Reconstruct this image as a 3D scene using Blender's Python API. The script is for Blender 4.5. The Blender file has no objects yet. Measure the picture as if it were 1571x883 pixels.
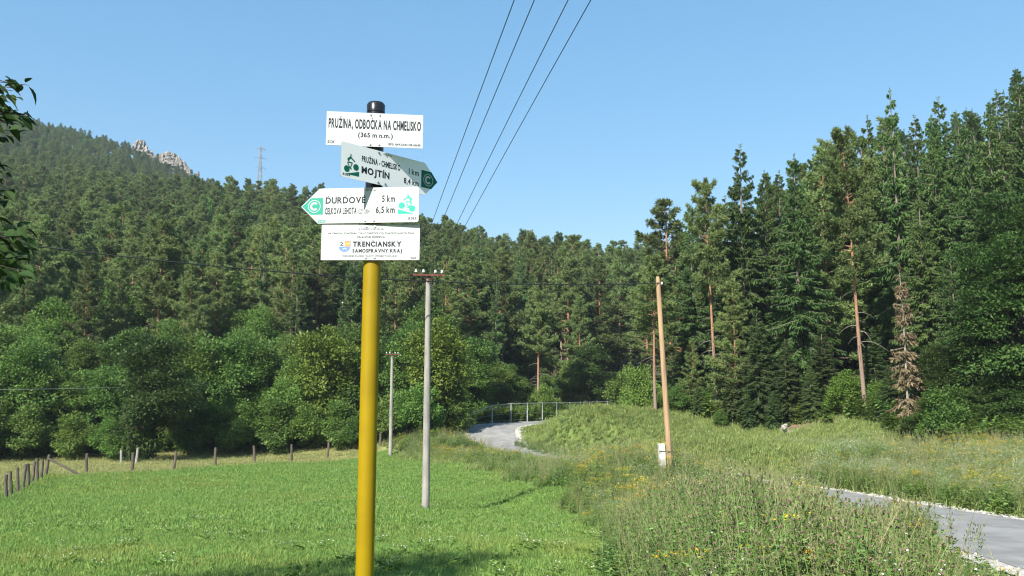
import bpy, math, random
import numpy as np
from mathutils import Vector, Matrix

# ------------------------------------------------------------------ camera
EYE = Vector((0.0, 0.0, 1.6))
FPX, CX, CY = 1282.0, 785.5, 441.5          # focal length in pixels of a 1571 x 883 frame
PITCH = math.radians(6.83)
scene = bpy.context.scene
COL = scene.collection
cam_d = bpy.data.cameras.new("camera")
cam_d.sensor_width = 36.0
cam_d.lens = 36.0 * FPX / 1571.0
cam_d.clip_start, cam_d.clip_end = 0.05, 4000.0
cam = bpy.data.objects.new("camera", cam_d)
COL.objects.link(cam)
cam.location = EYE
cam.rotation_euler = (math.pi / 2 + PITCH, 0, 0)
scene.camera = cam

# ------------------------------------------------------------------ sky, sun, exposure
SUN_EL = math.radians(37.0)
SUN_TO = Vector((-0.50, -0.86, 0)).normalized()       # horizontal direction towards the sun
world = bpy.data.worlds.new("World")
scene.world = world
world.use_nodes = True
wn = world.node_tree
wn.nodes.clear()
w_out = wn.nodes.new("ShaderNodeOutputWorld")
w_bg = wn.nodes.new("ShaderNodeBackground")
w_sky = wn.nodes.new("ShaderNodeTexSky")
w_sky.sky_type = 'NISHITA'
w_sky.sun_disc = False
w_sky.sun_elevation = SUN_EL
w_sky.sun_rotation = math.atan2(SUN_TO.x, SUN_TO.y)
w_sky.altitude = 350
w_sky.air_density = 1.0
w_sky.dust_density = 0.6
w_sky.ozone_density = 3.0
w_bg.inputs[1].default_value = 0.132
w_hs = wn.nodes.new("ShaderNodeHueSaturation")
w_hs.inputs["Saturation"].default_value = 1.85
w_hs.inputs["Hue"].default_value = 0.496
w_hs.inputs["Value"].default_value = 1.6
w_gm = wn.nodes.new("ShaderNodeGamma")              # the camera's soft tone curve on the whole sky
w_gm.inputs[1].default_value = 0.45
wn.links.new(w_sky.outputs[0], w_gm.inputs[0])
wn.links.new(w_gm.outputs[0], w_hs.inputs["Color"])
wn.links.new(w_hs.outputs[0], w_bg.inputs[0])
wn.links.new(w_bg.outputs[0], w_out.inputs[0])

sun_d = bpy.data.lights.new("sun", 'SUN')
sun_d.energy = 5.0
sun_d.angle = math.radians(0.53)
sun_d.color = (1.0, 0.95, 0.86)
sun = bpy.data.objects.new("sun", sun_d)
COL.objects.link(sun)
_to = SUN_TO * math.cos(SUN_EL) + Vector((0, 0, math.sin(SUN_EL)))
sun.rotation_euler = _to.to_track_quat('Z', 'Y').to_euler()
sun.location = _to * 60

vs = scene.view_settings
vs.view_transform = 'Standard'
vs.look = 'None'
vs.gamma = 1.0
vs.use_curve_mapping = False
vs.exposure = 1.1
scene.cycles.use_denoising = True
scene.cycles.denoiser = 'OPENIMAGEDENOISE'
scene.cycles.denoising_input_passes = 'RGB_ALBEDO_NORMAL'
scene.cycles.denoising_prefilter = 'ACCURATE'
scene.cycles.filter_width = 1.15
scene.cycles.max_bounces = 6
scene.cycles.diffuse_bounces = 3
scene.cycles.transmission_bounces = 4
scene.cycles.volume_bounces = 0
scene.cycles.caustics_reflective = False
scene.cycles.caustics_refractive = False
scene.cycles.use_adaptive_sampling = False

# ------------------------------------------------------------------ small helpers
RS = np.random.RandomState(7)
random.seed(7)


def unproject(px, py, Y):
    """world point on the ray through photo pixel (px, py) at forward distance Y"""
    u, v = (px - CX) / FPX, (CY - py) / FPX
    c, s = math.cos(PITCH), math.sin(PITCH)
    dy, dz = c - v * s, s + v * c
    k = Y / dy
    return Vector((u * k, Y, EYE.z + dz * k))


def col_x(px, Y, z=None):
    """world x for photo column px at forward distance Y (z = height of the point)"""
    zz = (ground_z(0, Y) if z is None else z) - EYE.z
    return (px - CX) / FPX * (Y * math.cos(PITCH) + zz * math.sin(PITCH))


def tag(o, label=None, cat=None, group=None, kind=None):
    if label: o["label"] = label
    if cat: o["category"] = cat
    if group: o["group"] = group
    if kind: o["kind"] = kind
    return o


def obj(name, data, parent=None, loc=None, rot=None, link=True):
    o = bpy.data.objects.new(name, data)
    if link: COL.objects.link(o)
    if parent is not None: o.parent = parent
    if loc is not None: o.location = loc
    if rot is not None: o.rotation_euler = rot
    return o


def nrm(v):
    return v / np.maximum(np.linalg.norm(v, axis=-1, keepdims=True), 1e-9)


class MB:
    """mesh builder: arrays of vertices and faces with material slot and tint"""
    def __init__(s):
        s.v, s.f, s.n = [], [], 0

    def add(s, v, f, mat=0, tint=0.5):
        v = np.asarray(v, dtype=np.float64).reshape(-1, 3)
        f = np.asarray(f, dtype=np.int64)
        m = len(f)
        t = np.full(m, tint, dtype=np.float32) if np.isscalar(tint) else np.asarray(tint, dtype=np.float32)
        s.f.append((f + s.n, np.full(m, mat, dtype=np.int32), t))
        s.v.append(v)
        s.n += len(v)

    def merge(s, other, slot_shift=0):
        for f, m, t in other.f:
            s.f.append((f + s.n, m + slot_shift, t))
        s.v += other.v
        s.n += other.n

    def mesh(s, name, mats, smooth=False):
        me = bpy.data.meshes.new(name)
        v = np.concatenate(s.v)
        me.vertices.add(len(v))
        me.vertices.foreach_set("co", v.astype(np.float32).ravel())
        loops = np.concatenate([f.ravel() for f, _, _ in s.f])
        sizes = np.concatenate([np.full(len(f), f.shape[1]) for f, _, _ in s.f])
        me.loops.add(len(loops))
        me.loops.foreach_set("vertex_index", loops.astype(np.int32))
        me.polygons.add(len(sizes))
        start = np.concatenate([[0], np.cumsum(sizes)[:-1]])
        me.polygons.foreach_set("loop_start", start.astype(np.int32))
        me.polygons.foreach_set("material_index", np.concatenate([m for _, m, _ in s.f]))
        me.polygons.foreach_set("use_smooth", np.full(len(sizes), bool(smooth)))
        a = me.attributes.new("tint", 'FLOAT', 'FACE')
        a.data.foreach_set("value", np.concatenate([t for _, _, t in s.f]))
        for m in mats: me.materials.append(m)
        me.update(calc_edges=True)
        return me


def add_kites(mb, P, D, S, L, W, mat=0, tint=None):
    """kite-shaped leaves: base P, unit direction D, unit side S, length L, width W"""
    n = len(P)
    L = np.broadcast_to(np.asarray(L, float), (n,))[:, None]
    W = np.broadcast_to(np.asarray(W, float), (n,))[:, None]
    a = P + D * L * 0.45
    V = np.stack([P, a + S * W * 0.5, P + D * L, a - S * W * 0.5], axis=1)
    F = np.arange(n * 4).reshape(n, 4)
    mb.add(V.reshape(-1, 3), F, mat, RS.rand(n) if tint is None else tint)


def rand_dirs(n):
    return nrm(RS.normal(size=(n, 3)))


def side_of(D, ref):
    return nrm(np.cross(D, ref) + 1e-6)


def add_tubes(mb, P, R, sides=4, mat=0, tint=0.5, cap=False):
    """P (n,k,3) polylines, R (n,k) radii"""
    P = np.asarray(P, float); R = np.asarray(R, float)
    if P.ndim == 2: P, R = P[None], R[None]
    n, k, _ = P.shape
    T = np.empty_like(P)
    T[:, 1:-1] = P[:, 2:] - P[:, :-2]
    T[:, 0] = P[:, 1] - P[:, 0]
    T[:, -1] = P[:, -1] - P[:, -2]
    T = nrm(T)
    ref = np.where(np.abs(T[:, :1, 2:3]) > 0.9, np.array([1.0, 0, 0]), np.array([0, 0, 1.0]))
    ref = np.broadcast_to(ref, T.shape)
    A = nrm(np.cross(T, ref)); B = np.cross(T, A)
    ang = np.arange(sides) * 2 * math.pi / sides
    ring = A[:, :, None] * np.cos(ang)[None, None, :, None] + B[:, :, None] * np.sin(ang)[None, None, :, None]
    V = P[:, :, None] + ring * R[:, :, None, None]
    idx = np.arange(n * k * sides).reshape(n, k, sides)
    a = idx[:, :-1]; b = idx[:, 1:]
    F = np.stack([a, np.roll(a, -1, 2), np.roll(b, -1, 2), b], axis=-1).reshape(-1, 4)
    mb.add(V.reshape(-1, 3), F, mat, tint)
    if cap:
        mb.add(V[:, -1].reshape(-1, 3), np.arange(n * sides).reshape(n, sides), mat, tint)
        mb.add(V[:, 0].reshape(-1, 3), np.arange(n * sides).reshape(n, sides)[:, ::-1], mat, tint)


def add_box(mb, c, half, mat=0, rot=None, tint=0.5):
    s = np.array([[-1, -1, -1], [1, -1, -1], [1, 1, -1], [-1, 1, -1], [-1, -1, 1], [1, -1, 1], [1, 1, 1], [-1, 1, 1]], float)
    v = s * np.asarray(half)
    if rot is not None: v = v @ np.array(rot).T
    f = [[0, 3, 2, 1], [4, 5, 6, 7], [0, 1, 5, 4], [1, 2, 6, 5], [2, 3, 7, 6], [3, 0, 4, 7]]
    mb.add(v + np.asarray(c, float), f, mat, tint)


def add_lathe(mb, prof, c=(0, 0, 0), sides=16, mat=0):
    """prof: (radius, z) pairs from bottom to top"""
    prof = np.asarray(prof, float)
    ang = np.arange(sides) * 2 * math.pi / sides
    V = np.stack([prof[:, None, 0] * np.cos(ang), prof[:, None, 0] * np.sin(ang), np.repeat(prof[:, 1:2], sides, 1)], -1)
    idx = np.arange(len(prof) * sides).reshape(len(prof), sides)
    a, b = idx[:-1], idx[1:]
    F = np.stack([a, np.roll(a, -1, 1), np.roll(b, -1, 1), b], -1).reshape(-1, 4)
    mb.add(V.reshape(-1, 3) + np.asarray(c, float), F, mat)


def add_poly(mb, pts, y=0.0, mat=0, flip=False):
    """flat polygon in the xz plane (triangle fan from its centre)"""
    p = np.asarray(pts, float)
    c = p.mean(0)
    V = np.array([[c[0], y, c[1]]] + [[a, y, b] for a, b in p])
    n = len(p)
    F = np.array([[0, 1 + i, 1 + (i + 1) % n] for i in range(n)])
    mb.add(V, F, mat)


# letter shapes of Blender's built-in font, read while the scene is still small
_glyphs = {}
def glyph(ch, bold):
    k = (ch, bold)
    if k not in _glyphs:
        c = bpy.data.curves.new("glyph", 'FONT'); c.body = ch; c.offset = bold; c.resolution_u = 3
        o = bpy.data.objects.new("glyph", c); COL.objects.link(o)
        bpy.context.view_layer.update()
        m = bpy.data.meshes.new_from_object(o.evaluated_get(bpy.context.evaluated_depsgraph_get()))
        v = np.array([t.co[:] for t in m.vertices]).reshape(-1, 3)
        m.calc_loop_triangles()
        f = np.array([t.vertices[:] for t in m.loop_triangles]).reshape(-1, 3)
        _glyphs[k] = (v, f)
        bpy.data.objects.remove(o); bpy.data.curves.remove(c); bpy.data.meshes.remove(m)
    return _glyphs[k]


for _b, _s in ((0.016, "PRUZINA,ODBOCKHMELS-V0 "), (0.012, "(365mn.)1k8,4"), (0.01, "SCKGP:N49.02146E38«»5137"), (0.014, "DUROVE65,km"), (0.022, "MOJTIN"), (0.018, "CELKOVAHT"),
               (0.004, "(CZT-2304)"), (0.006, "SLOVENKYCUBPDIAHT:F@.M"), (0.008, "NAOBVUZCEIKLTRSYHPF"), (0.030, "TRENCIASKY"), (0.026, "SAMOPRVNYKJ")):
    for _ch in _s.strip().replace(" ", ""): glyph(_ch, round(_b * 1.25 + 0.012, 4))

# ------------------------------------------------------------------ materials
def new_mat(name):
    m = bpy.data.materials.new(name)
    m.use_nodes = True
    nt = m.node_tree
    return m, nt, nt.nodes["Principled BSDF"]


def plain(name, col, rough=0.6, metal=0.0, noise=0.0, nscale=30.0, bump=0.0, col2=None, stretch=None, spec=0.5):
    m, nt, b = new_mat(name)
    b.inputs["Base Color"].default_value = (*col, 1)
    b.inputs["Roughness"].default_value = rough
    b.inputs["Metallic"].default_value = metal
    b.inputs["Specular IOR Level"].default_value = spec
    if noise or col2:
        tc = nt.nodes.new("ShaderNodeTexCoord")
        mp = nt.nodes.new("ShaderNodeMapping")
        if stretch: mp.inputs["Scale"].default_value = stretch
        nz = nt.nodes.new("ShaderNodeTexNoise")
        nz.inputs["Scale"].default_value = nscale
        nz.inputs["Detail"].default_value = 6
        nt.links.new(tc.outputs["Object"], mp.inputs[0])
        nt.links.new(mp.outputs[0], nz.inputs["Vector"])
        mx = nt.nodes.new("ShaderNodeMix"); mx.data_type = 'RGBA'
        c2 = col2 or tuple(max(0, c * (1 - noise)) for c in col)
        mx.inputs[6].default_value = (*col, 1)
        mx.inputs[7].default_value = (*c2, 1)
        rp = nt.nodes.new("ShaderNodeMapRange")
        rp.inputs[1].default_value, rp.inputs[2].default_value = 0.35, 0.65
        nt.links.new(nz.outputs[0], rp.inputs[0])
        nt.links.new(rp.outputs[0], mx.inputs[0])
        nt.links.new(mx.outputs[2], b.inputs["Base Color"])
        if bump:
            bp = nt.nodes.new("ShaderNodeBump")
            bp.inputs["Strength"].default_value = bump
            bp.inputs["Distance"].default_value = 0.01
            nt.links.new(nz.outputs[0], bp.inputs["Height"])
            nt.links.new(bp.outputs[0], b.inputs["Normal"])
    return m


def leafy(name, dark, light, trans=0.3, rough=0.55, var=0.25, spec=0.3):
    """foliage: per-leaf tint between two greens, a plant-to-plant shift, some light through the leaf"""
    m, nt, b = new_mat(name)
    at = nt.nodes.new("ShaderNodeAttribute"); at.attribute_name = "tint"
    oi = nt.nodes.new("ShaderNodeObjectInfo")
    mx = nt.nodes.new("ShaderNodeMix"); mx.data_type = 'RGBA'
    mx.inputs[6].default_value = (*dark, 1)
    mx.inputs[7].default_value = (*light, 1)
    nt.links.new(at.outputs["Fac"], mx.inputs[0])
    mr = nt.nodes.new("ShaderNodeMapRange")
    mr.inputs[3].default_value, mr.inputs[4].default_value = 1 - var, 1 + var
    nt.links.new(oi.outputs["Random"], mr.inputs[0])
    hs = nt.nodes.new("ShaderNodeHueSaturation")
    nt.links.new(mx.outputs[2], hs.inputs["Color"])
    nt.links.new(mr.outputs[0], hs.inputs["Value"])
    m2 = nt.nodes.new("ShaderNodeMapRange")
    m2.inputs[3].default_value, m2.inputs[4].default_value = 0.485, 0.515
    ml = nt.nodes.new("ShaderNodeMath"); ml.operation = 'FRACT'
    mm = nt.nodes.new("ShaderNodeMath"); mm.operation = 'MULTIPLY'; mm.inputs[1].default_value = 7.3
    nt.links.new(oi.outputs["Random"], mm.inputs[0]); nt.links.new(mm.outputs[0], ml.inputs[0])
    nt.links.new(ml.outputs[0], m2.inputs[0]); nt.links.new(m2.outputs[0], hs.inputs["Hue"])
    nt.links.new(hs.outputs[0], b.inputs["Base Color"])
    b.inputs["Roughness"].default_value = rough
    b.inputs["Specular IOR Level"].default_value = spec
    tr = nt.nodes.new("ShaderNodeBsdfTranslucent")
    nt.links.new(hs.outputs[0], tr.inputs[0])
    ms = nt.nodes.new("ShaderNodeMixShader"); ms.inputs[0].default_value = trans
    nt.links.new(b.outputs[0], ms.inputs[1]); nt.links.new(tr.outputs[0], ms.inputs[2])
    nt.links.new(ms.outputs[0], nt.nodes["Material Output"].inputs[0])
    return m


M = {}
M['spruce'] = leafy('spruce needles', (0.050, 0.106, 0.028), (0.124, 0.194, 0.050), 0.36, var=0.3)
M['pine'] = leafy('pine needles', (0.100, 0.154, 0.050), (0.215, 0.278, 0.092), 0.38, var=0.32)
M['deadneedle'] = leafy('dead needles', (0.120, 0.090, 0.048), (0.21, 0.16, 0.09), 0.15)
M['broad'] = leafy('broad leaves', (0.076, 0.150, 0.028), (0.175, 0.268, 0.056), 0.42, var=0.32)
M['brightleaf'] = leafy('bright leaves', (0.085, 0.145, 0.020), (0.180, 0.250, 0.042), 0.32, var=0.12)
M['darkleaf'] = leafy('dark leaves', (0.032, 0.068, 0.015), (0.082, 0.142, 0.030), 0.34, var=0.22)
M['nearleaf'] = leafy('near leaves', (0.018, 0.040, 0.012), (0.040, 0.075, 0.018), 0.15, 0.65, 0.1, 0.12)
M['grass'] = leafy('meadow grass', (0.120, 0.215, 0.042), (0.205, 0.325, 0.078), 0.3, 0.6, 0.2)
M['grass2'] = leafy('yellower meadow grass', (0.155, 0.205, 0.040), (0.280, 0.325, 0.085), 0.3, 0.6, 0.2)
M['weedleaf'] = leafy('weed leaves', (0.065, 0.128, 0.028), (0.205, 0.300, 0.085), 0.25, 0.6, 0.25)
M['weedbright'] = leafy('bright weed leaves', (0.080, 0.150, 0.022), (0.195, 0.300, 0.055), 0.3, 0.6, 0.2)
M['straw'] = leafy('straw', (0.17, 0.19, 0.08), (0.34, 0.32, 0.16), 0.2, 0.7, 0.2)
M['drygrass'] = leafy('dry grass', (0.12, 0.19, 0.045), (0.27, 0.31, 0.10), 0.2, 0.7, 0.2)
M['palegrass'] = leafy('pale mown grass', (0.19, 0.21, 0.07), (0.36, 0.36, 0.15), 0.25, 0.7, 0.15)
M['thistlehead'] = leafy('thistle heads', (0.085, 0.066, 0.040), (0.27, 0.215, 0.150), 0.1, 0.8, 0.2)
M['fluff'] = leafy('seed fluff', (0.45, 0.40, 0.34), (0.70, 0.64, 0.56), 0.3, 0.9, 0.1)
M['yellow'] = leafy('yellow petals', (0.55, 0.34, 0.02), (0.78, 0.58, 0.04), 0.2, 0.6, 0.1)
M['white'] = leafy('white petals', (0.62, 0.62, 0.55), (0.82, 0.82, 0.78), 0.2, 0.6, 0.1)
M['barkgrey'] = plain('grey bark', (0.20, 0.165, 0.135), 0.9, noise=0.55, nscale=9, bump=0.6, stretch=(1, 1, 0.25))
M['barkorange'] = plain('pine bark', (0.36, 0.17, 0.085), 0.9, noise=0.5, nscale=7, bump=0.6, stretch=(1, 1, 0.3), col2=(0.20, 0.115, 0.075))


def bark_by_height(m, low, z0, z1):
    """old grey-brown bark low on the stem, thin orange bark above"""
    nt = m.node_tree; b = nt.nodes["Principled BSDF"]
    src = b.inputs["Base Color"].links[0].from_socket
    tc = nt.nodes.new("ShaderNodeTexCoord"); sx = nt.nodes.new("ShaderNodeSeparateXYZ"); mr = nt.nodes.new("ShaderNodeMapRange")
    mr.inputs[1].default_value, mr.inputs[2].default_value = z0, z1
    mx = nt.nodes.new("ShaderNodeMix"); mx.data_type = 'RGBA'; mx.inputs[6].default_value = (*low, 1)
    nt.links.new(tc.outputs["Object"], sx.inputs[0]); nt.links.new(sx.outputs[2], mr.inputs[0]); nt.links.new(mr.outputs[0], mx.inputs[0])
    nt.links.new(src, mx.inputs[7]); nt.links.new(mx.outputs[2], b.inputs["Base Color"])


bark_by_height(M['barkorange'], (0.21, 0.155, 0.12), 2.0, 6.5)
M['barkdark'] = plain('dark bark', (0.075, 0.058, 0.045), 0.9, noise=0.5, nscale=8, bump=0.6, stretch=(1, 1, 0.25))
M['deadwood'] = plain('dead twigs', (0.30, 0.26, 0.21), 0.9, noise=0.4, nscale=6)

# ------------------------------------------------------------------ terrain
ROAD = np.array([(11.6, -25), (11.2, -10), (10.5, 4), (10.25, 14), (10.45, 20), (10.6, 26), (10.2, 33), (8.4, 41), (5.0, 50),
                 (1.4, 58), (-0.9, 63), (-1.6, 67.0), (-0.6, 70.3), (2.4, 73.4), (7.0, 78), (12.5, 84), (19, 92), (24, 100)], float)
ROADZ = np.array([-0.2, -0.45, -1.0, -1.38, -1.56, -1.95, -2.3, -2.7, -2.95, -2.95, -2.62, -1.75, -1.45, -1.4, -1.35, -1.2, -0.9, -0.6])
ROAD_HALF = 1.85


def spline(P, n_per=14):
    P = np.asarray(P, float)
    Q = np.vstack([2 * P[0] - P[1], P, 2 * P[-1] - P[-2]])
    out = []
    for i in range(1, len(Q) - 2):
        t = np.linspace(0, 1, n_per, endpoint=False)[:, None]
        a, b, c, d = Q[i - 1], Q[i], Q[i + 1], Q[i + 2]
        out.append(0.5 * ((2 * b) + (c - a) * t + (2 * a - 5 * b + 4 * c - d) * t**2 + (3 * b - a - 3 * c + d) * t**3))
    out.append(P[-1:])
    return np.vstack(out)


ROADP = spline(np.column_stack([ROAD, ROADZ]))     # dense x, y, z

_cp = []
def cw(x, y, z): _cp.append((x, y, z))                                   # world point, z with the sign's foot at 0
def ci(px, py, Y): p = unproject(px, py, Y); _cp.append(tuple(p))        # a spot of ground seen in the photo
def cs(px, Y, top, h):                                                   # ground under a skyline treetop
    p = unproject(px, top, Y); _cp.append((p.x, p.y, p.z - h))
cw(0, 0, 0.0); cw(0, 3.4, -0.12); cw(-4, 2, 0.0); cw(-5, -8, 0.4); cw(5, -6, 0.0); cw(-14, 0, 0.1); cw(3.5, 2, -0.25); cw(0, -20, 1.0)
cw(-30, -10, 0.6); cw(-30, 10, -1.4); cw(30, -20, 1.0); cw(28, 5, -0.6); cw(0, -60, 3); cw(-60, -40, 3); cw(60, -50, 5)
ci(557, 883, 9.2); ci(100, 883, 9.4); ci(300, 883, 9.3); ci(900, 883, 9.2); ci(557, 830, 15.5); ci(100, 825, 16); ci(651, 783, 25); ci(350, 775, 27); ci(150, 770, 30)
ci(8, 768, 33); ci(70, 729, 46); ci(131, 726, 48); ci(266, 721, 50); ci(390, 711, 54); ci(503, 704, 59); ci(600, 698, 58)
ci(-150, 735, 44); ci(400, 693, 64); ci(330, 697, 63); ci(200, 702, 60); ci(50, 708, 58); ci(-200, 700, 60)
ci(700, 716, 46); ci(790, 742, 37); ci(870, 785, 26.5); ci(920, 832, 15.5)
cw(4.0, 8, -0.75); cw(6.0, 10, -0.95); cw(7, 18, -1.35); cw(6, 26, -1.65); ci(1028, 735, 28)
ci(650, 668, 64); ci(700, 668, 66)
ci(870, 632, 60); ci(820, 640, 60.5); ci(930, 645, 58); ci(800, 668, 58.5); ci(870, 672, 54); ci(970, 668, 52); ci(950, 690, 46)
ci(784, 650, 75.5); ci(874, 644, 86); ci(945, 636, 96); ci(740, 654, 74)
ci(1005, 630, 62); ci(1100, 640, 58); ci(1180, 662, 53); ci(1100, 685, 45); ci(1240, 650, 52); ci(1330, 640, 49); ci(1390, 684, 44); ci(1300, 692, 40)
ci(1500, 697, 40); ci(1571, 700, 36); ci(1400, 730, 30); ci(1550, 745, 27); ci(1700, 740, 28); ci(1800, 690, 36)
for px, Y, top, h in [(-150, 470, 175, 9), (0, 450, 168, 9), (100, 450, 190, 9), (200, 450, 216, 9), (280, 450, 246, 9), (345, 450, 285, 9), (400, 450, 330, 9), (470, 450, 360, 9), (600, 450, 400, 9), (800, 450, 450, 9), (1000, 450, 480, 9),
                       (-300, 450, 190, 9), (400, 215, 292, 15), (470, 205, 288, 15), (550, 190, 308, 15), (620, 175, 330, 15), (700, 160, 345, 16), (780, 150, 360, 16), (850, 140, 368, 16), (930, 130, 395, 15), (1000, 130, 420, 15),
                       (700, 260, 380, 16), (850, 240, 410, 16), (1000, 220, 440, 15), (1060, 75, 360, 17), (1160, 75, 262, 18), (1280, 78, 228, 18), (1400, 84, 190, 18), (1500, 88, 140, 18), (1571, 92, 105, 18), (1750, 95, 40, 18), (1400, 150, 205, 16), (1571, 160, 110, 16), (1150, 150, 330, 16)]:
    cs(px, Y, top, h)
for px, Y, z in [(-200, 100, 6), (0, 100, 6), (200, 100, 5.5), (350, 100, 5), (500, 100, 4.5), (620, 100, 3.5), (720, 105, 2), (820, 110, 2),
                 (-200, 150, 22), (0, 150, 22), (200, 150, 20), (350, 150, 18.5), (500, 150, 16), (0, 220, 47), (200, 220, 43), (0, 320, 88), (200, 320, 80), (330, 320, 68), (395, 330, 60),
                 (300, 600, 90), (0, 650, 130), (800, 600, 70), (1600, 400, 90), (2400, 500, 120), (-600, 500, 150), (300, 900, 100), (1200, 900, 100), (-800, 120, 10), (2300, 60, 14)]:
    _cp.append((col_x(px, Y, z), Y, z))
CP = np.array(_cp)
_c2 = 9.0


def _phi(a, b):
    return np.sqrt(((a[:, None, :] - b[None]) ** 2).sum(-1) + _c2)


_n = len(CP)
_A = np.zeros((_n + 3, _n + 3))
_A[:_n, :_n] = -_phi(CP[:, :2], CP[:, :2]) - 0.02 * 0
_A[:_n, :_n] -= np.eye(_n) * 0.0
_A[:_n, _n] = 1; _A[:_n, _n + 1:] = CP[:, :2] * 0.01
_A[_n:, :_n] = _A[:_n, _n:].T
_w = np.linalg.lstsq(_A, np.concatenate([CP[:, 2], np.zeros(3)]), rcond=None)[0]


def road_near(xy):
    """distance to the road's middle line and the road's height there"""
    out_d = np.empty(len(xy)); out_z = np.empty(len(xy))
    for i in range(0, len(xy), 20000):
        q = xy[i:i + 20000]
        d2 = ((q[:, None, :] - ROADP[None, :, :2]) ** 2).sum(-1)
        j = d2.argmin(1)
        j0 = np.clip(j - 1, 0, len(ROADP) - 2)
        best = None
        for jj in (j0, np.clip(j, 0, len(ROADP) - 2)):
            a, b = ROADP[jj], ROADP[jj + 1]
            ab = b[:, :2] - a[:, :2]
            t = np.clip(((q - a[:, :2]) * ab).sum(1) / (ab ** 2).sum(1), 0, 1)
            d = np.linalg.norm(a[:, :2] + ab * t[:, None] - q, axis=1)
            z = a[:, 2] + (b[:, 2] - a[:, 2]) * t
            if best is None: best = (d, z)
            else:
                k = d < best[0]
                best = (np.where(k, d, best[0]), np.where(k, z, best[1]))
        out_d[i:i + 20000], out_z[i:i + 20000] = best
    return out_d, out_z


def ground_many(x, y):
    xy = np.column_stack([np.ravel(x), np.ravel(y)]).astype(float)
    z = np.empty(len(xy))
    for i in range(0, len(xy), 20000):
        q = xy[i:i + 20000]
        z[i:i + 20000] = -_phi(q, CP[:, :2]) @ _w[:_n] + _w[_n] + q @ _w[_n + 1:] * 0.01
    d, rz = road_near(xy)
    t = np.clip((d - 2.8) / 3.0, 0, 1); t = t * t * (3 - 2 * t)
    far = np.clip((np.hypot(xy[:, 0], xy[:, 1]) - 75) / 120, 0, 1)
    z = z + (np.sin(xy[:, 0] * 0.9 + 1.3 * np.sin(xy[:, 1] * 0.35)) * np.cos(xy[:, 1] * 0.7 + xy[:, 0] * 0.2)) * (0.04 + far * 0.6)
    z = np.where(z > 140, 140 + 25 * np.tanh((z - 140) / 25), z)
    return rz * (1 - t) + z * t


def ground_z(x, y):
    return float(ground_many([x], [y])[0])


# zones of the valley floor
MEADOW_EDGE_Y = np.array([-30, 0, 5, 9.5, 15, 20, 27, 38, 48, 58, 64])
MEADOW_EDGE_X = np.array([0.2, 0.2, 0.5, 1.0, 1.75, 1.9, 1.8, 0.2, -3.2, -8.0, -10.0])
_fe = np.array([(8, 33), (70, 46), (131, 48.3), (201, 48.8), (266, 50.3), (330, 52), (390, 54), (448, 57), (503, 59), (590, 62)], float)


def column_of(x, y):
    return CX + FPX * x / (np.maximum(y, 0.5) * 0.993 - 0.5)


def meadow_mask(x, y):
    right = np.interp(y, MEADOW_EDGE_Y, MEADOW_EDGE_X) + 0.5 * np.sin(y * 1.1) * np.clip(y / 30, 0.3, 1)
    back = np.interp(x, [-30, -25.6, -22, -8, 0], [30, 45.5, 47.5, 60.5, 62])
    left = np.interp(y, [-30, 20, 32, 46, 60], [-60, -30, -20.2, -26, -30])
    return (x < right) & (y < back) & (x > left)


FOREST_PX = np.array([-400, 0, 150, 300, 560, 700, 722, 800, 900, 950, 1000, 1100, 1300, 1400, 1480, 1571, 1800, 2400])
FOREST_Y = np.array([58, 59, 60, 64, 65, 67, 76, 80, 92, 97, 66, 60, 53, 47, 42, 40, 36, 34])


def forest_mask(x, y):
    return y > np.interp(column_of(x, y), FOREST_PX, FOREST_Y)


def _axis(lo, hi, step, far_lo, far_hi, g=1.22):
    a = list(np.arange(lo, hi + step, step))
    s = step
    while a[-1] < far_hi: s *= g; a.append(a[-1] + s)
    s = step
    while a[0] > far_lo: s *= g; a.insert(0, a[0] - s)
    return np.array(a)


gx, gy = _axis(-32, 34, 0.7, -700, 700), _axis(-2, 100, 0.7, -200, 800)
GX, GY = np.meshgrid(gx, gy)
GZ = ground_many(GX, GY)
mb = MB()
ny, nx = GX.shape
gi = np.arange(nx * ny).reshape(ny, nx)
mb.add(np.column_stack([GX.ravel(), GY.ravel(), GZ]), np.stack([gi[:-1, :-1], gi[:-1, 1:], gi[1:, 1:], gi[1:, :-1]], -1).reshape(-1, 4))


def ground_material():
    m, nt, b = new_mat('ground')
    at = nt.nodes.new("ShaderNodeAttribute"); at.attribute_name = "zone"
    nz = nt.nodes.new("ShaderNodeTexNoise"); nz.inputs["Scale"].default_value = 0.9; nz.inputs["Detail"].default_value = 8
    tc = nt.nodes.new("ShaderNodeTexCoord")
    nt.links.new(tc.outputs["Object"], nz.inputs["Vector"])
    mr = nt.nodes.new("ShaderNodeMapRange"); mr.inputs[1].default_value = 0.3; mr.inputs[2].default_value = 0.7
    mr.inputs[3].default_value = 0.65; mr.inputs[4].default_value = 1.25
    nt.links.new(nz.outputs[0], mr.inputs[0])
    hs = nt.nodes.new("ShaderNodeHueSaturation")
    nt.links.new(at.outputs["Color"], hs.inputs["Color"]); nt.links.new(mr.outputs[0], hs.inputs["Value"])
    nt.links.new(hs.outputs[0], b.inputs["Base Color"])
    b.inputs["Roughness"].default_value = 0.95
    b.inputs["Specular IOR Level"].default_value = 0.1
    bp = nt.nodes.new("ShaderNodeBump"); bp.inputs["Strength"].default_value = 0.8; bp.inputs["Distance"].default_value = 0.08
    n2 = nt.nodes.new("ShaderNodeTexNoise"); n2.inputs["Scale"].default_value = 9; n2.inputs["Detail"].default_value = 6
    nt.links.new(tc.outputs["Object"], n2.inputs["Vector"]); nt.links.new(n2.outputs[0], bp.inputs["Height"])
    nt.links.new(bp.outputs[0], b.inputs["Normal"])
    return m


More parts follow.
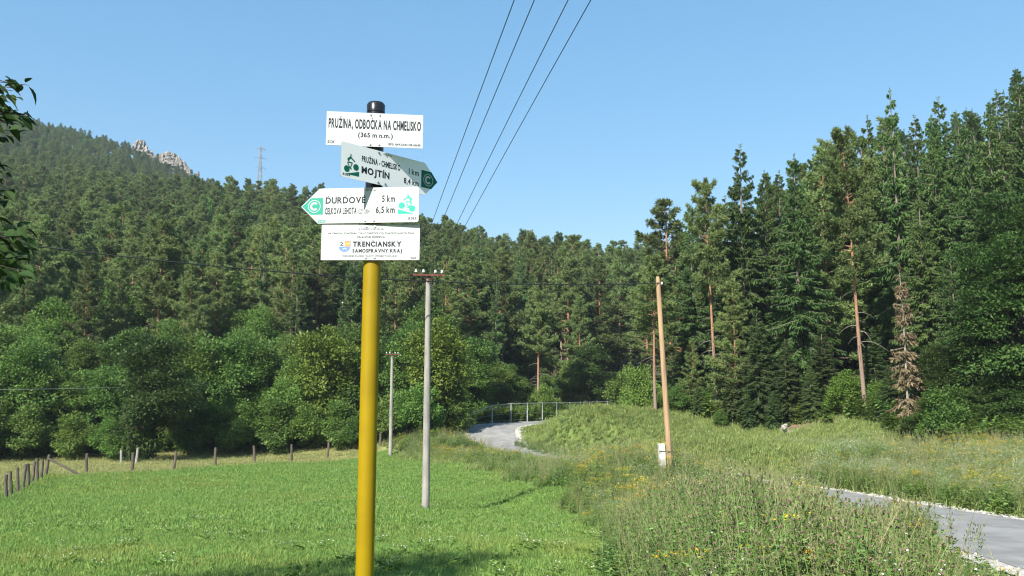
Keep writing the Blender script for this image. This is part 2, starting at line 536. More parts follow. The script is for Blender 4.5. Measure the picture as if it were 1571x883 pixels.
me = mb.mesh("ground", [ground_material()], smooth=True)
xr, yr = GX.ravel(), GY.ravel()
zone = np.tile(np.array([0.12, 0.155, 0.045]), (len(xr), 1))                # rough grass
mk = meadow_mask(xr, yr); zone[mk] = (0.125, 0.200, 0.042)                   # mown meadow
st = (~mk) & (~forest_mask(xr, yr)) & (xr < -8) & (yr > 30); zone[st] = (0.25, 0.26, 0.09)   # dry strip behind the fence
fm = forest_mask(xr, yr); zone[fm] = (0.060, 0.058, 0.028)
mound = (np.hypot((xr - 9) / 9, (yr - 60) / 7) < 1) & ~fm; zone[mound] = (0.14, 0.19, 0.055)
def bare_soil(x, y):
    c = column_of(x, y)
    return (np.abs((c - 1245) / 62) ** 2 + np.abs((y - 51.3) / 2.6) ** 2) < 1 + 0.35 * np.sin(x * 3.1) * np.cos(y * 2.3)


bs = bare_soil(xr, yr) & (yr > 30); zone[bs] = (0.21, 0.145, 0.095)                # bare earth on the bank
ca = me.attributes.new("zone", 'FLOAT_COLOR', 'POINT')
ca.data.foreach_set("color", np.column_stack([zone, np.ones(len(xr))]).astype(np.float32).ravel())
ground = tag(obj("ground", me), "rolling ground of the valley floor rising into wooded hills", "ground", kind="structure")

# ------------------------------------------------------------------ road with gravel shoulders
def strip(name, o0, o1, dz, mat, wob=0.0, seed=0):
    r = np.random.RandomState(seed)
    P = spline(np.column_stack([ROAD, ROADZ]), 40)
    T = np.gradient(P[:, :2], axis=0); T = nrm(T); N = np.column_stack([T[:, 1], -T[:, 0]])   # to the right
    k = 5
    n = len(P)
    w0 = np.convolve(r.normal(size=n), np.ones(6) / 6, 'same') * wob
    w1 = np.convolve(r.normal(size=n), np.ones(6) / 6, 'same') * wob
    V = []
    for j in range(k):
        t = j / (k - 1)
        off = (o0 + w0) * (1 - t) + (o1 + w1) * t
        V.append(np.column_stack([P[:, :2] + N * off[:, None], P[:, 2] + dz]))
    V = np.stack(V, 1)
    idx = np.arange(n * k).reshape(n, k)
    b = MB()
    b.add(V.reshape(-1, 3), np.stack([idx[:-1, :-1], idx[:-1, 1:], idx[1:, 1:], idx[1:, :-1]], -1).reshape(-1, 4))
    return obj(name, b.mesh(name, [mat], smooth=True))


asphalt = plain('pale asphalt', (0.185, 0.18, 0.172), 0.85, noise=0.35, nscale=1.6, bump=0.25, col2=(0.26, 0.255, 0.245))
gravel_m = plain('white limestone gravel', (0.46, 0.44, 0.40), 0.95, noise=0.45, nscale=9, bump=1.0, col2=(0.27, 0.255, 0.22))
tag(strip("road", -ROAD_HALF, ROAD_HALF, 0.035, asphalt, 0.05, 1), "narrow pale grey asphalt road winding down to the wood", "road", kind="structure")
for s in (-1, 1):
    tag(strip("road_shoulder", s * (ROAD_HALF - 0.12), s * (ROAD_HALF + 0.50), 0.027, gravel_m, 0.5, 5 + s),
        ("white gravel shoulder of the road on its weedy thistle side" if s < 0 else "white gravel shoulder of the road on its flowery forest side"), "road shoulder", kind="structure")

# ------------------------------------------------------------------ tree builders
def trunk_line(h, lean=0.0, wig=0.15, k=10):
    t = np.linspace(0, 1, k)
    a = RS.rand() * 6.28
    off = (lean * t + wig * np.sin(t * 5 + a) * t)[:, None] * np.array([math.cos(a), math.sin(a)])
    return np.column_stack([off, t * h]), t


def at_trunk(line, h, z):
    return np.column_stack([np.interp(z, line[:, 2], line[:, i]) for i in range(3)])


def spruce(h=20.0, R=3.0, base=0.06, n_br=150, dens=1.0, bark='barkgrey', foliage='spruce', sparse_top=0.0, r0=None):
    tm, cm = MB(), MB()
    line, t = trunk_line(h, 0.1, 0.08, 12)
    r0 = r0 or h * 0.0105
    add_tubes(tm, line - np.array([0, 0, 0.4]) * (1 - t[:, None]), r0 * (1 - t * 0.97) + 0.012, 8)
    u = np.sort(base + (0.985 - base) * (1 - RS.rand(n_br) ** 0.85 * 1.0))
    zb = u * h
    ln = R * ((1 - u) ** 0.85 * 0.98 + 0.045) * (0.62 + 0.5 * RS.rand(n_br))
    ln *= np.where(u < base + 0.12, 0.7, 1.0)
    az = np.arange(n_br) * 2.39996 + RS.normal(size=n_br) * 0.5
    dh = np.column_stack([np.cos(az), np.sin(az), np.zeros(n_br)])
    lat = np.column_stack([-np.sin(az), np.cos(az), np.zeros(n_br)])
    e0 = -0.15 + 0.75 * u ** 2 + RS.normal(size=n_br) * 0.12
    dr = 0.55 * (1 - u) + 0.12; up = 0.28
    org = at_trunk(line, h, zb)

    def pos(b, s):
        L = ln[b]
        return org[b] + dh[b] * (L * s)[:, None] + np.array([0, 0, 1.0]) * (L * (e0[b] * s - dr[b] * s ** 2 + up * s ** 4))[:, None]
    ss = np.linspace(0, 1, 5)
    bi = np.repeat(np.arange(n_br), 5)
    BP = pos(bi, np.tile(ss, n_br)).reshape(n_br, 5, 3)
    add_tubes(tm, BP, (0.012 + 0.014 * ln)[:, None] * (1 - 0.85 * ss)[None], 3)
    cnt = np.maximum(12, (ln * 16 * dens * np.where(u > 0.8, 1 - sparse_top, 1.0))).astype(int)
    b = np.repeat(np.arange(n_br), cnt)
    s = 0.10 + 0.90 * RS.rand(len(b)) ** 0.8
    p = pos(b, s)
    clump = RS.rand(n_br)[b]
    for q in range(4):
        sd = np.where(RS.rand(len(b)) < 0.5, -1.0, 1.0)[:, None]
        tl = (0.22 + 0.20 * ln[b] * (1.05 - s)) * (0.7 + 0.6 * RS.rand(len(b)))
        D = nrm(dh[b] * (0.45 + 0.4 * RS.rand(len(b), 1)) + lat[b] * sd * (0.75 if q < 2 else 0.35) + np.array([0, 0, -1.0]) * ((0.2 if q < 2 else 1.0) + 0.35 * RS.rand(len(b), 1)))
        S = nrm(np.cross(D, np.array([0, 0, 1.0]) + 0.7 * RS.normal(size=D.shape)))
        add_kites(cm, p + lat[b] * sd * 0.03, D, S, np.clip(tl * (1.0 if q < 2 else 1.25), 0.25, 0.9), (0.075 if q < 2 else 0.065) + 0.055 * RS.rand(len(b)), tint=0.55 * RS.rand(len(b)) + 0.45 * clump)
    # leader
    n = 26
    zt = h * (0.955 + 0.045 * RS.rand(n)); D = nrm(np.column_stack([RS.normal(size=(n, 2)), 0.9 + 0.5 * RS.rand(n)]))
    add_kites(cm, at_trunk(line, h, zt), D, nrm(np.cross(D, rand_dirs(n))), 0.22, 0.07)
    return tm, cm


def pine(h=17.0, base=0.5, R=2.2, n_br=46, lean=0.6, dead=10, tufts=15, pointed=0.5, r0=None):
    tm, cm = MB(), MB()
    line, t = trunk_line(h, lean, 0.18, 12)
    r0 = r0 or h * 0.0100
    add_tubes(tm, line - np.array([0, 0, 0.4]) * (1 - t[:, None]), r0 * (1 - t * 0.93) + 0.01, 8)
    u = np.sort(RS.rand(n_br))                         # 0 crown base .. 1 top
    zb = h * (base + (0.985 - base) * u)
    prof = (1 - u) ** (0.35 + 0.5 * pointed) * (0.55 + 0.45 * np.minimum(1, u * 4 + 0.2))
    ln = R * (prof + 0.12) * (0.55 + 0.65 * RS.rand(n_br))
    az = np.arange(n_br) * 2.39996 + RS.normal(size=n_br) * 0.6
    dh = np.column_stack([np.cos(az), np.sin(az), np.zeros(n_br)])
    lat = np.column_stack([-np.sin(az), np.cos(az), np.zeros(n_br)])
    e0 = -0.05 + 0.75 * u + RS.normal(size=n_br) * 0.15
    org = at_trunk(line, h, zb)

    def pos(b, s):
        L = ln[b]
        return org[b] + dh[b] * (L * s)[:, None] + np.array([0, 0, 1.0]) * (L * (e0[b] * s + 0.15 * s ** 2))[:, None]
    ss = np.linspace(0, 1, 4)
    BP = pos(np.repeat(np.arange(n_br), 4), np.tile(ss, n_br)).reshape(n_br, 4, 3)
    add_tubes(tm, BP, (0.014 + 0.016 * ln)[:, None] * (1 - 0.8 * ss)[None], 3)
    cnt = np.maximum(5, ln / R * tufts * 1.9).astype(int)
    b = np.repeat(np.arange(n_br), cnt)
    s = 0.28 + 0.75 * RS.rand(len(b)) ** 0.75
    c = pos(b, s) + lat[b] * (RS.normal(size=(len(b), 1)) * 0.22 * ln[b][:, None] * (1.1 - 0.6 * s[:, None])) + np.column_stack([np.zeros((len(b), 2)), 0.10 * RS.normal(size=len(b)) + 0.08])
    top = np.column_stack([RS.normal(size=(14, 2)) * 0.18, h * (0.95 + 0.05 * RS.rand(14))]); top[:, :2] += line[-1, :2]
    c = np.vstack([c, top]); ax = nrm(np.vstack([dh[b] * 0.7, RS.normal(size=(14, 3)) * 0.3]) + np.array([0, 0, 0.75]))
    cl = np.concatenate([RS.rand(n_br)[b], RS.rand(14)])
    m = 19
    C = np.repeat(c, m, 0)
    D = nrm(np.repeat(ax, m, 0) * 0.75 + rand_dirs(len(C)))
    S = nrm(np.cross(D, rand_dirs(len(C))))
    add_kites(cm, C + D * 0.03, D, S, 0.19 + 0.18 * RS.rand(len(C)), 0.050 + 0.035 * RS.rand(len(C)), tint=0.5 * RS.rand(len(C)) + 0.5 * np.repeat(cl, m))
    if dead:
        zd = h * (0.18 + (base - 0.16) * RS.rand(dead)); a = RS.rand(dead) * 6.28; L = 0.8 + 1.3 * RS.rand(dead)
        d = np.column_stack([np.cos(a), np.sin(a), np.zeros(dead)])
        o = at_trunk(line, h, zd)
        k = np.linspace(0, 1, 5)
        P = o[:, None] + d[:, None] * (L[:, None] * k)[..., None] + np.array([0, 0, 1.0]) * (L[:, None] * (0.25 * k - 0.55 * k ** 2))[..., None]
        add_tubes(tm, P, np.repeat((0.028 * (1 - 0.8 * k))[None], dead, 0), 3, mat=1)
    return tm, cm


def broad(h=9.0, rx=3.2, rz=None, low=0.12, n_cl=60, leaves=260, ls=0.20, clr=0.85, trunk=True, layered=0.5, flat=0.8):
    tm, cm = MB(), MB()
    line, t = trunk_line(h * 0.8, 0.3, 0.25, 8)
    if trunk:
        add_tubes(tm, line - np.array([0, 0, 0.3]) * (1 - t[:, None]), h * 0.017 * (1 - t * 0.85) + 0.01, 7)
    z0, z1 = h * low, h
    cz, hz = (z0 + z1) / 2, (z1 - z0) / 2
    d = rand_dirs(n_cl)
    rad = 0.35 + 0.65 * RS.rand(n_cl) ** 0.45
    bump = 0.78 + 0.34 * np.sin(d[:, 0] * 4.1 + RS.rand() * 6) * np.cos(d[:, 2] * 3.7 + RS.rand() * 6)
    c = d * rad[:, None] * bump[:, None] * np.array([rx, rx, hz]) * 0.9
    wide = 1 - 0.30 * np.clip(c[:, 2] / hz, 0, 1)
    c[:, :2] *= wide[:, None]
    c[:, 2] += cz
    c[:, 2] = np.maximum(c[:, 2], z0 + 0.2)
    cr = clr * (0.65 + 0.6 * RS.rand(n_cl))
    # limbs
    zs = np.clip(c[:, 2] * 0.55, 0.2, h * 0.75)
    o = at_trunk(line, h, zs)
    k = np.linspace(0, 1, 4)
    P = o[:, None] * (1 - k)[None, :, None] + c[:, None] * k[None, :, None]
    P[:, 1:3] += RS.normal(size=(n_cl, 2, 3)) * 0.12
    add_tubes(tm, P, np.repeat((0.05 * (1 - 0.8 * k) * h / 9)[None], n_cl, 0), 3)
    n = (leaves * (cr / clr) ** 2).astype(int)
    b = np.repeat(np.arange(n_cl), n)
    dd = rand_dirs(len(b))
    off = dd * (cr[b] * (0.25 + 0.75 * RS.rand(len(b)) ** 0.5))[:, None] * np.array([1.15, 1.15, flat])
    p = c[b] + off
    outw = nrm(p - np.array([0, 0, cz * 0.8]))
    D = nrm(outw * 0.6 + dd * 0.5 + 0.8 * RS.normal(size=p.shape) * (1 - layered * 0.4) + np.array([0, 0, -0.25]))
    nrmv = nrm(np.array([0, 0, 1.0]) * (0.6 + layered) + outw * 0.7 + 0.55 * RS.normal(size=p.shape))
    S = nrm(np.cross(D, nrmv))
    sz = ls * (0.65 + 0.7 * RS.rand(len(b)))
    keep = p[:, 2] > 0.05
    add_kites(cm, p[keep], D[keep], S[keep], sz[keep], (sz * 0.62)[keep], tint=(0.65 * RS.rand(len(b)) + 0.35 * RS.rand(n_cl)[b])[keep])
    return tm, cm


class Kind:
    """one tree kind: shared trunk and crown meshes, used by every tree of that variant"""
    def __init__(s, name, gen, bark, leaf, h):
        tm, cm = gen
        s.h = h
        s.trunk = tm.mesh(name + "_trunk", [M[bark], M['deadwood']], smooth=True)
        s.crown = cm.mesh(name + "_crown", [M[leaf]])
        both = MB(); both.merge(tm); both.merge(cm, 2)
        s.whole = both.mesh(name + "_whole", [M[bark], M['deadwood'], M[leaf]])


PINES = [Kind('pine', pine(17, b, R, n, le, dd, 22, pt), 'barkorange', 'pine', 17) for b, R, n, le, dd, pt in
         [(0.30, 3.1, 78, 0.4, 8, 1.0), (0.50, 2.6, 58, 0.7, 14, 0.5), (0.22, 3.2, 90, 0.3, 5, 1.25), (0.38, 2.7, 66, 0.5, 8, 1.0), (0.08, 3.3, 108, 0.2, 0, 1.4)]]
SPRUCES = [Kind('spruce', spruce(20, R, b, n, d, 'barkgrey'), 'barkgrey', 'spruce', 20) for R, b, n, d in
           [(3.9, 0.04, 220, 1.35), (3.4, 0.08, 210, 1.35), (4.2, 0.03, 230, 1.3), (3.0, 0.14, 170, 1.3)]]
BROADS = [Kind('broadleaf', broad(9, rx, None, lo, n, lv, ls, cr), 'barkdark', 'broad', 9) for rx, lo, n, lv, ls, cr in
          [(3.0, 0.05, 120, 190, 0.19, 0.66), (2.5, 0.03, 105, 190, 0.18, 0.62), (3.4, 0.04, 130, 200, 0.20, 0.72)]]
BUSHES = [Kind('bush', broad(4, 2.0, None, 0.0, 70, 150, 0.15, 0.48, False), 'barkdark', 'broad', 4),
          Kind('bush', broad(4, 1.7, None, 0.0, 34, 230, 0.15, 0.55, False), 'barkdark', 'brightleaf', 4)]
BRIGHT = [Kind('bright_broadleaf', broad(9, 3.0, None, 0.06, 66, 290, 0.22, 0.85, layered=0.8), 'barkdark', 'brightleaf', 9)]
DARK = [Kind('dark_broadleaf', broad(9, 3.0, None, 0.02, 90, 230, 0.20, 0.85, layered=0.9, flat=0.5), 'barkdark', 'darkleaf', 9),
        Kind('beech', broad(16, 4.4, None, 0.03, 210, 170, 0.24, 1.15, layered=1.2, flat=0.26), 'barkgrey', 'darkleaf', 16)]


def tree(name, kind, x, y, h, label, cat="tree", group=None, wide=1.0, yaw=None, lean=(0, 0), z=None):
    zz = ground_z(x, y) if z is None else z
    e = obj(name, None, loc=(x, y, zz))
    e.empty_display_size = 0.3
    s = h / kind.h
    e.scale = (s * wide, s * wide, s)
    e.rotation_euler = (lean[0], lean[1], RS.rand() * 6.28 if yaw is None else yaw)
    obj("trunk", kind.trunk, e)
    obj("crown", kind.crown, e)
    tag(e, label, cat, group)
    return e


TREES = []                                             # footprints, to keep the others apart
def spot(px, Y): 
    z = ground_z(0, Y)
    for _ in range(3):
        x = col_x(px, Y, z); z = ground_z(x, Y)
    return x, Y, z


def seen_tree(name, kind, px, Y, top, label, group=None, wide=1.0, cat="tree", yaw=None, lean=(0, 0)):
    """a tree whose foot is in photo column px at distance Y and whose top reaches photo row `top`"""
    x, y, z = spot(px, Y)
    h = unproject(px, top, Y).z - z
    TREES.append((x, y, 2.0))
    return tree(name, kind, x, y, h, label, cat, group, wide, yaw, lean, z)


# --- trees one can single out on the right
seen_tree('pine_tree', PINES[1], 1006, 61.5, 398, "leaning pine on the grassy mound beside the wooden pole, bare lower trunk", lean=(0, math.radians(-4)), yaw=2.0, wide=1.15)
seen_tree('pine_tree', PINES[3], 1036, 75, 308, "tall pine topping the wood just right of the wooden pole", wide=1.2)
seen_tree('pine_tree', PINES[1], 1101, 58.5, 282, "slim orange-stemmed pine with dead side branches, beside the tall dark spruce", lean=(0, math.radians(-1.5)), yaw=0.5, wide=0.8)
seen_tree('spruce_tree', SPRUCES[1], 1146, 60, 222, "tallest dark pointed spruce at the corner of the forest", wide=1.0)
seen_tree('spruce_tree', SPRUCES[0], 1232, 57, 236, "broad spruce with drooping branches and pale trunk in the forest front")
seen_tree('pine_tree', PINES[1], 1329, 49.5, 210, "pine with long bare reddish orange trunk and dead twigs", lean=(0, math.radians(-3.5)), yaw=1.0, wide=0.8)
seen_tree('spruce_tree', SPRUCES[3], 1390, 56, 138, "thin spruce with a sparse ragged top standing above the forest", wide=0.8)
DEADS = Kind('dead_spruce', spruce(10, 1.5, 0.05, 90, 0.8), 'deadwood', 'deadneedle', 10)
seen_tree('dead_spruce', DEADS, 1396, 45.5, 408, "dead brown spruce with withered needles", cat="dead tree", wide=0.85)
seen_tree('spruce_tree', SPRUCES[2], 1182, 63, 262, "full green spruce right behind the tallest spruce")
seen_tree('small_spruce', SPRUCES[0], 1165, 55, 470, "young spruce with feathery green boughs at the forest foot below the tallest spruce", wide=1.3)
seen_tree('small_spruce', SPRUCES[2], 1208, 54, 520, "short young spruce beside the broad drooping spruce", wide=1.5)
seen_tree('bush', BUSHES[1], 1296, 50.5, 560, "bright green bush left of the reddish bare pine trunk", cat="bush")
seen_tree('bush', BUSHES[1], 1540, 41, 632, "bright green bush at the foot of the dark beeches", cat="bush")
for px, Y, top in [(1488, 42.2, 590), (1556, 41.5, 560), (1425, 43.8, 610)]:
    seen_tree('bush', DARK[0], px, Y, top, "dark low bush closing the foot of the beeches", "dark bushes under the beeches", cat="bush", wide=1.3)
for px, Y, top, k in [(1066, 68, 345, 1), (1122, 68, 300, 3), (1205, 66, 262, 1), (1262, 64, 236, 0), (1300, 66, 205, 1), (1350, 64, 178, 3), (1425, 66, 178, 1)]:
    seen_tree('spruce_tree', SPRUCES[k], px, Y, top, "pointed spruce closing the skyline of the forest on the bank", "skyline spruces on the bank", wide=0.95)
seen_tree('bush', BUSHES[0], 1460, 42.5, 590, "low leafy bush beside the dead brown spruce", cat="bush", wide=1.1)
for px, Y, top, w in [(1446, 45, 500, 0.9), (1525, 43.5, 400, 1.0), (1595, 42, 300, 1.0), (1495, 50, 330, 0.9), (1570, 50, 240, 0.9), (1660, 42, 200, 1.0)]:
    seen_tree('beech_tree', DARK[1], px, Y, top, "dark layered beech, %s of the beeches at the forest's right end" % {1446: "leftmost and lowest", 1525: "front middle one", 1595: "rightmost front one", 1495: "left back one", 1570: "right back one", 1660: "outermost one"}[px], "beeches at the right end of the forest edge", wide=w)
for px, Y, top, k in [(1065, 62, 520, 4), (1130, 57, 430, 4), (1050, 70, 440, 2)]:
    seen_tree('pine_tree', PINES[k], px, Y, top, "young pine in the forest front between wooden pole and tallest spruce", "young pines beside the wooden pole", wide=1.2)
for px, Y, top in [(1072, 58, 585), (1122, 56, 560), (1148, 54, 600), (1186, 53, 600), (1246, 52.5, 560), (1264, 53.5, 500), (1366, 47.5, 560), (1424, 46, 540), (1345, 52, 500)]:
    seen_tree('small_spruce', SPRUCES[RS.randint(3)], px, Y, top, "small spruce with boughs to the ground at the forest foot", "small spruces at the forest foot", wide=1.6)
for px, Y, top, k in [(1425, 50, 300, 0), (1475, 47, 380, 2), (1545, 52, 170, 1), (1510, 55, 190, 0), (1450, 58, 210, 2)]:
    seen_tree('spruce_tree', SPRUCES[k], px, Y, top, "large dark spruce among the beeches right of the dead tree", "spruces among the beeches")
for px, Y, top in [(1040, 60, 590), (1106, 55, 628), (1360, 46.5, 640), (985, 70, 560), (965, 80, 560)]:
    seen_tree('bush', BUSHES[0], px, Y, top, "dark green shrub at the foot of the spruce forest", "shrubs at the foot of the forest", cat="bush", wide=0.9)

# --- broadleaved trees behind the meadow
seen_tree('broadleaf_tree', DARK[0], 232, 58, 507, "large dark rounded broadleaf tree standing out behind the meadow fence", wide=1.05)
seen_tree('broadleaf_tree', BRIGHT[0], 668, 66.5, 474, "bright green broadleaf tree directly behind the nearer concrete pole", wide=1.0)
seen_tree('broadleaf_tree', BRIGHT[0], 497, 66, 486, "bright green broadleaf tree just left of the yellow post", wide=0.95)
seen_tree('broadleaf_tree', DARK[0], 905, 98, 525, "dark leafy tree rising behind the metal fence", wide=1.1)
BELT = [(20, 61), (85, 62), (150, 63), (300, 66), (345, 66), (405, 67), (440, 65), (555, 67), (600, 68), (-20, 72), (60, 72), (130, 73), (190, 72), (265, 73), (380, 74), (450, 74), (540, 75), (620, 76), (720, 78)]
ORD = ["leftmost", "second", "third", "fourth", "fifth", "sixth", "seventh", "eighth", "ninth", "tenth", "eleventh", "twelfth", "thirteenth", "fourteenth", "fifteenth", "sixteenth", "seventeenth"]
def ordinal(k): return ORD[0] if k == 0 else ORD[k] + " from the left"
def belt_label(px, Y):
    if px < -20 or (px, Y) not in BELT: return "mid green broadleaf tree of the belt beyond the left edge"
    row = sorted(q[0] for q in BELT if (q[1] < 70) == (Y < 70))
    return "mid green broadleaf tree, %s in the %s row behind the fence" % (ordinal(row.index(px)), "front" if Y < 70 else "back")
for px, Y, top in [(-60, 61, 500), (20, 61, 520), (85, 62, 535), (150, 63, 545), (300, 66, 505), (345, 66, 492), (405, 67, 502), (440, 65, 548), (555, 67, 500), (600, 68, 510),
                   (-110, 68, 470), (-20, 72, 478), (60, 72, 505), (130, 73, 500), (190, 72, 488), (265, 73, 495), (380, 74, 488), (450, 74, 495), (540, 75, 475), (620, 76, 470), (720, 78, 505), (-150, 60, 540)]:
    k = BROADS[RS.randint(3)]
    seen_tree('broadleaf_tree', k, px, Y, top + RS.randint(-6, 7), belt_label(px, Y), "broadleaf trees in the belt behind the meadow", wide=1.0 + 0.15 * RS.rand())
HEDGE = [40, 110, 165, 290, 330, 375, 425, 470, 520, 545, 590, 622, 645, 690]
for px, Y, top in [(40, 58.5, 620), (110, 59, 632), (165, 58.5, 640), (290, 62.5, 600), (330, 63, 620), (375, 63, 615), (425, 63, 605), (470, 63, 618), (520, 63, 610), (545, 61.5, 640), (590, 63, 610), (622, 63, 600), (645, 63, 590), (690, 66, 590), (-20, 58, 610), (-80, 58, 620), (735, 80, 590), (770, 82, 585), (835, 86, 590)]:
    lab = "dense green bush, %s in the hedge at the foot of the wood" % ordinal(HEDGE.index(px)) if px in HEDGE else "dense green bush of the hedge beyond the left edge"
    if px > 700: lab = {735: "dense bush behind the short end post of the metal fence", 770: "dense bush behind the second bay of the metal fence", 835: "dense bush behind the middle of the metal fence"}[px]
    seen_tree('bush', BUSHES[0], px, Y, top, lab, "bushes along the foot of the wood", cat="bush", wide=1.1)

for px, Y, top, lab in [(790, 88, 560, "round green tree behind the left bays of the metal fence"), (842, 93, 575, "low green tree behind the middle bays of the metal fence"), (872, 97, 555, "broad green tree behind the right bays of the metal fence"), (955, 101, 565, "green tree at the right end of the metal fence"), (760, 84, 545, "leafy tree closing the wood left behind the metal fence")]:
    seen_tree('broadleaf_tree', BROADS[RS.randint(3)], px, Y, top, lab, wide=1.25)

# --- the pine wood, front trees as things, the far slope as one mass
def free(x, y, r):
    return all((x - a) ** 2 + (y - b) ** 2 > max(r, 0.3 * c + r * 0.7) ** 2 for a, b, c in TREES)


def fill(y0, y1, c0, c1, step, chance=1.0, grow=250):
    out = []
    y = y0
    while y < y1:
        st = step * (1 + (y - y0) / grow)
        x0, x1 = (c0 - CX) / FPX * y, (c1 - CX) / FPX * y
        x = x0 + RS.rand() * st
        while x < x1:
            xx, yy = x + RS.normal() * st * 0.22, y + RS.normal() * st * 0.25
            if RS.rand() < chance: out.append((xx, yy))
            x += st
        y += st * 0.9
    return out


cand = []
for x, y in fill(80, 150, -160, 1010, 4.4):
    c = float(column_of(np.array(x), np.array(y)))
    if y > float(np.interp(c, FOREST_PX, FOREST_Y)) + (14 if c < 715 else 3) and not (c > 960 and y < 100):
        cand.append((x, y, c))
cz = ground_many([c[0] for c in cand], [c[1] for c in cand])
n_p = 0
for (x, y, c), z in zip(cand, cz):
    if not free(x, y, 1.6): continue
    k = PINES[RS.choice(5, p=[.24, .2, .22, .16, .18])]
    h = 13 + 5 * RS.rand()
    if RS.rand() < 0.20 and c > 380:
        tree('spruce_tree', SPRUCES[RS.randint(4)], x, y, h, "slender spruce among the pines of the middle wood", "tree", "spruces among the pines of the middle wood", 0.85, z=z)
    elif RS.rand() < 0.16 and y < 115 and c < 700:
        tree('broadleaf_tree', BROADS[RS.randint(3)], x, y, 9 + 3 * RS.rand(), "round leafy tree scattered among the pines of the slope", "tree", "leafy trees among the pines of the slope", 1.1, z=z)
    else:
        side = c < 560
        tree('pine_tree', k, x, y, h, "green pine in the crowded wood behind the broadleaf belt" if side else "green pine in the middle wood between yellow post and wooden pole", "tree",
             "pines of the slope left of the yellow post" if side else "pines of the middle wood", 1.0 + 0.25 * RS.rand(), z=z)
    n_p += 1
print("wood trees", n_p)
n_s = 0
for x, y in fill(58, 104, 1040, 1760, 4.6):
    c = float(column_of(np.array(x), np.array(y)))
    if y < float(np.interp(c, FOREST_PX, FOREST_Y)) + 7 or not free(x, y, 2.2): continue
    if c < 1130 and y < 70: continue
    r = RS.rand()
    z = ground_z(x, y)
    if r < 0.82 or c > 1420:
        tree('spruce_tree', SPRUCES[RS.randint(4)], x, y, 15 + 4.5 * RS.rand(), "green spruce inside the dense forest on the steep bank", "tree", "spruces inside the forest on the bank", 0.9 + 0.25 * RS.rand(), z=z)
    else:
        tree('pine_tree', PINES[RS.randint(5)], x, y, 15 + 4 * RS.rand(), "bluish green pine mixed among the spruces on the steep bank", "tree", "pines among the spruces on the bank", 1.0 + 0.2 * RS.rand(), z=z)
    n_s += 1
print("bank trees", n_s)


# ------------------------------------------------------------------ scatter: one object of kind stuff that repeats a few plants
def scatter(name, meshes, P, scale, label, cat, idx=None, tilt=0.12, zrot=None):
    P = np.asarray(P, float); n = len(P)
    me = bpy.data.meshes.new(name)
    me.vertices.add(n)
    me.vertices.foreach_set("co", P.astype(np.float32).ravel())
    sc = np.asarray(scale, float)
    if sc.ndim == 1: sc = np.column_stack([sc, sc, sc])
    rot = np.column_stack([RS.normal(size=(n, 2)) * tilt, RS.rand(n) * 6.2832])
    for nm, typ, arr in (("rot", 'FLOAT_VECTOR', rot), ("scl", 'FLOAT_VECTOR', sc)):
        a = me.attributes.new(nm, typ, 'POINT'); a.data.foreach_set("vector", arr.astype(np.float32).ravel())
    a = me.attributes.new("pick", 'INT', 'POINT')
    a.data.foreach_set("value", (RS.randint(0, len(meshes), n) if idx is None else idx).astype(np.int32))
    o = obj(name, me)
    ng = bpy.data.node_groups.new(name, 'GeometryNodeTree')
    ng.interface.new_socket("Geometry", in_out='INPUT', socket_type='NodeSocketGeometry')
    ng.interface.new_socket("Geometry", in_out='OUTPUT', socket_type='NodeSocketGeometry')
    N, Lk = ng.nodes, ng.links
    gi_, go_ = N.new("NodeGroupInput"), N.new("NodeGroupOutput")
    jn = N.new("GeometryNodeJoinGeometry")
    for q, m in enumerate(meshes):
        src = bpy.data.objects.new(name + "_plant", m)
        oi = N.new("GeometryNodeObjectInfo"); oi.inputs["Object"].default_value = src
        oi.inputs["As Instance"].default_value = False
        g2 = N.new("GeometryNodeGeometryToInstance")
        Lk.new(oi.outputs["Geometry"], g2.inputs[0]); Lk.new(g2.outputs[0], jn.inputs[0])
    ip = N.new("GeometryNodeInstanceOnPoints")
    ip.inputs["Pick Instance"].default_value = True
    def named(nm, dt):
        a = N.new("GeometryNodeInputNamedAttribute"); a.data_type = dt; a.inputs["Name"].default_value = nm
        return a.outputs[0]
    Lk.new(gi_.outputs[0], ip.inputs["Points"]); Lk.new(jn.outputs[0], ip.inputs["Instance"])
    Lk.new(named("pick", 'INT'), ip.inputs["Instance Index"])
    Lk.new(named("rot", 'FLOAT_VECTOR'), ip.inputs["Rotation"])
    Lk.new(named("scl", 'FLOAT_VECTOR'), ip.inputs["Scale"])
    Lk.new(ip.outputs[0], go_.inputs[0])
    md = o.modifiers.new("scatter", 'NODES'); md.node_group = ng
    return tag(o, label, cat, kind="stuff")


far = []
for x, y in fill(150, 500, -260, 1060, 4.6, 1.0, 1200):
    c = float(column_of(np.array(x), np.array(y)))
    far.append((x, y))
far = np.array(far); far = far[RS.rand(len(far)) < 0.96]
cfar = column_of(far[:, 0], far[:, 1])
far = far[~((cfar > 420) & (far[:, 1] > 330))]
far = far[~((np.hypot(far[:, 0] + 100.5, far[:, 1] - 330) < 6))]
fz = ground_many(far[:, 0], far[:, 1])
fh = (11.5 + 4.5 * RS.rand(len(far))) * np.interp(far[:, 1], [150, 215, 260, 450], [1.05, 1.08, 0.75, 0.50])
FP = np.column_stack([far, fz])
lf = RS.rand(len(far)) < 0.13 + 0.22 * (0.5 + 0.5 * np.sin(far[:, 0] * 0.05) * np.cos(far[:, 1] * 0.043))
sc = fh / 17.0
scatter("forest", [PINES[k].whole for k in (0, 2, 4, 3)], FP[~lf], np.column_stack([sc * 1.4, sc * 1.4, sc])[~lf], "far wooded slope of pines climbing to the ridge", "forest", None, 0.03)
sc = fh / 9.0 * 0.8
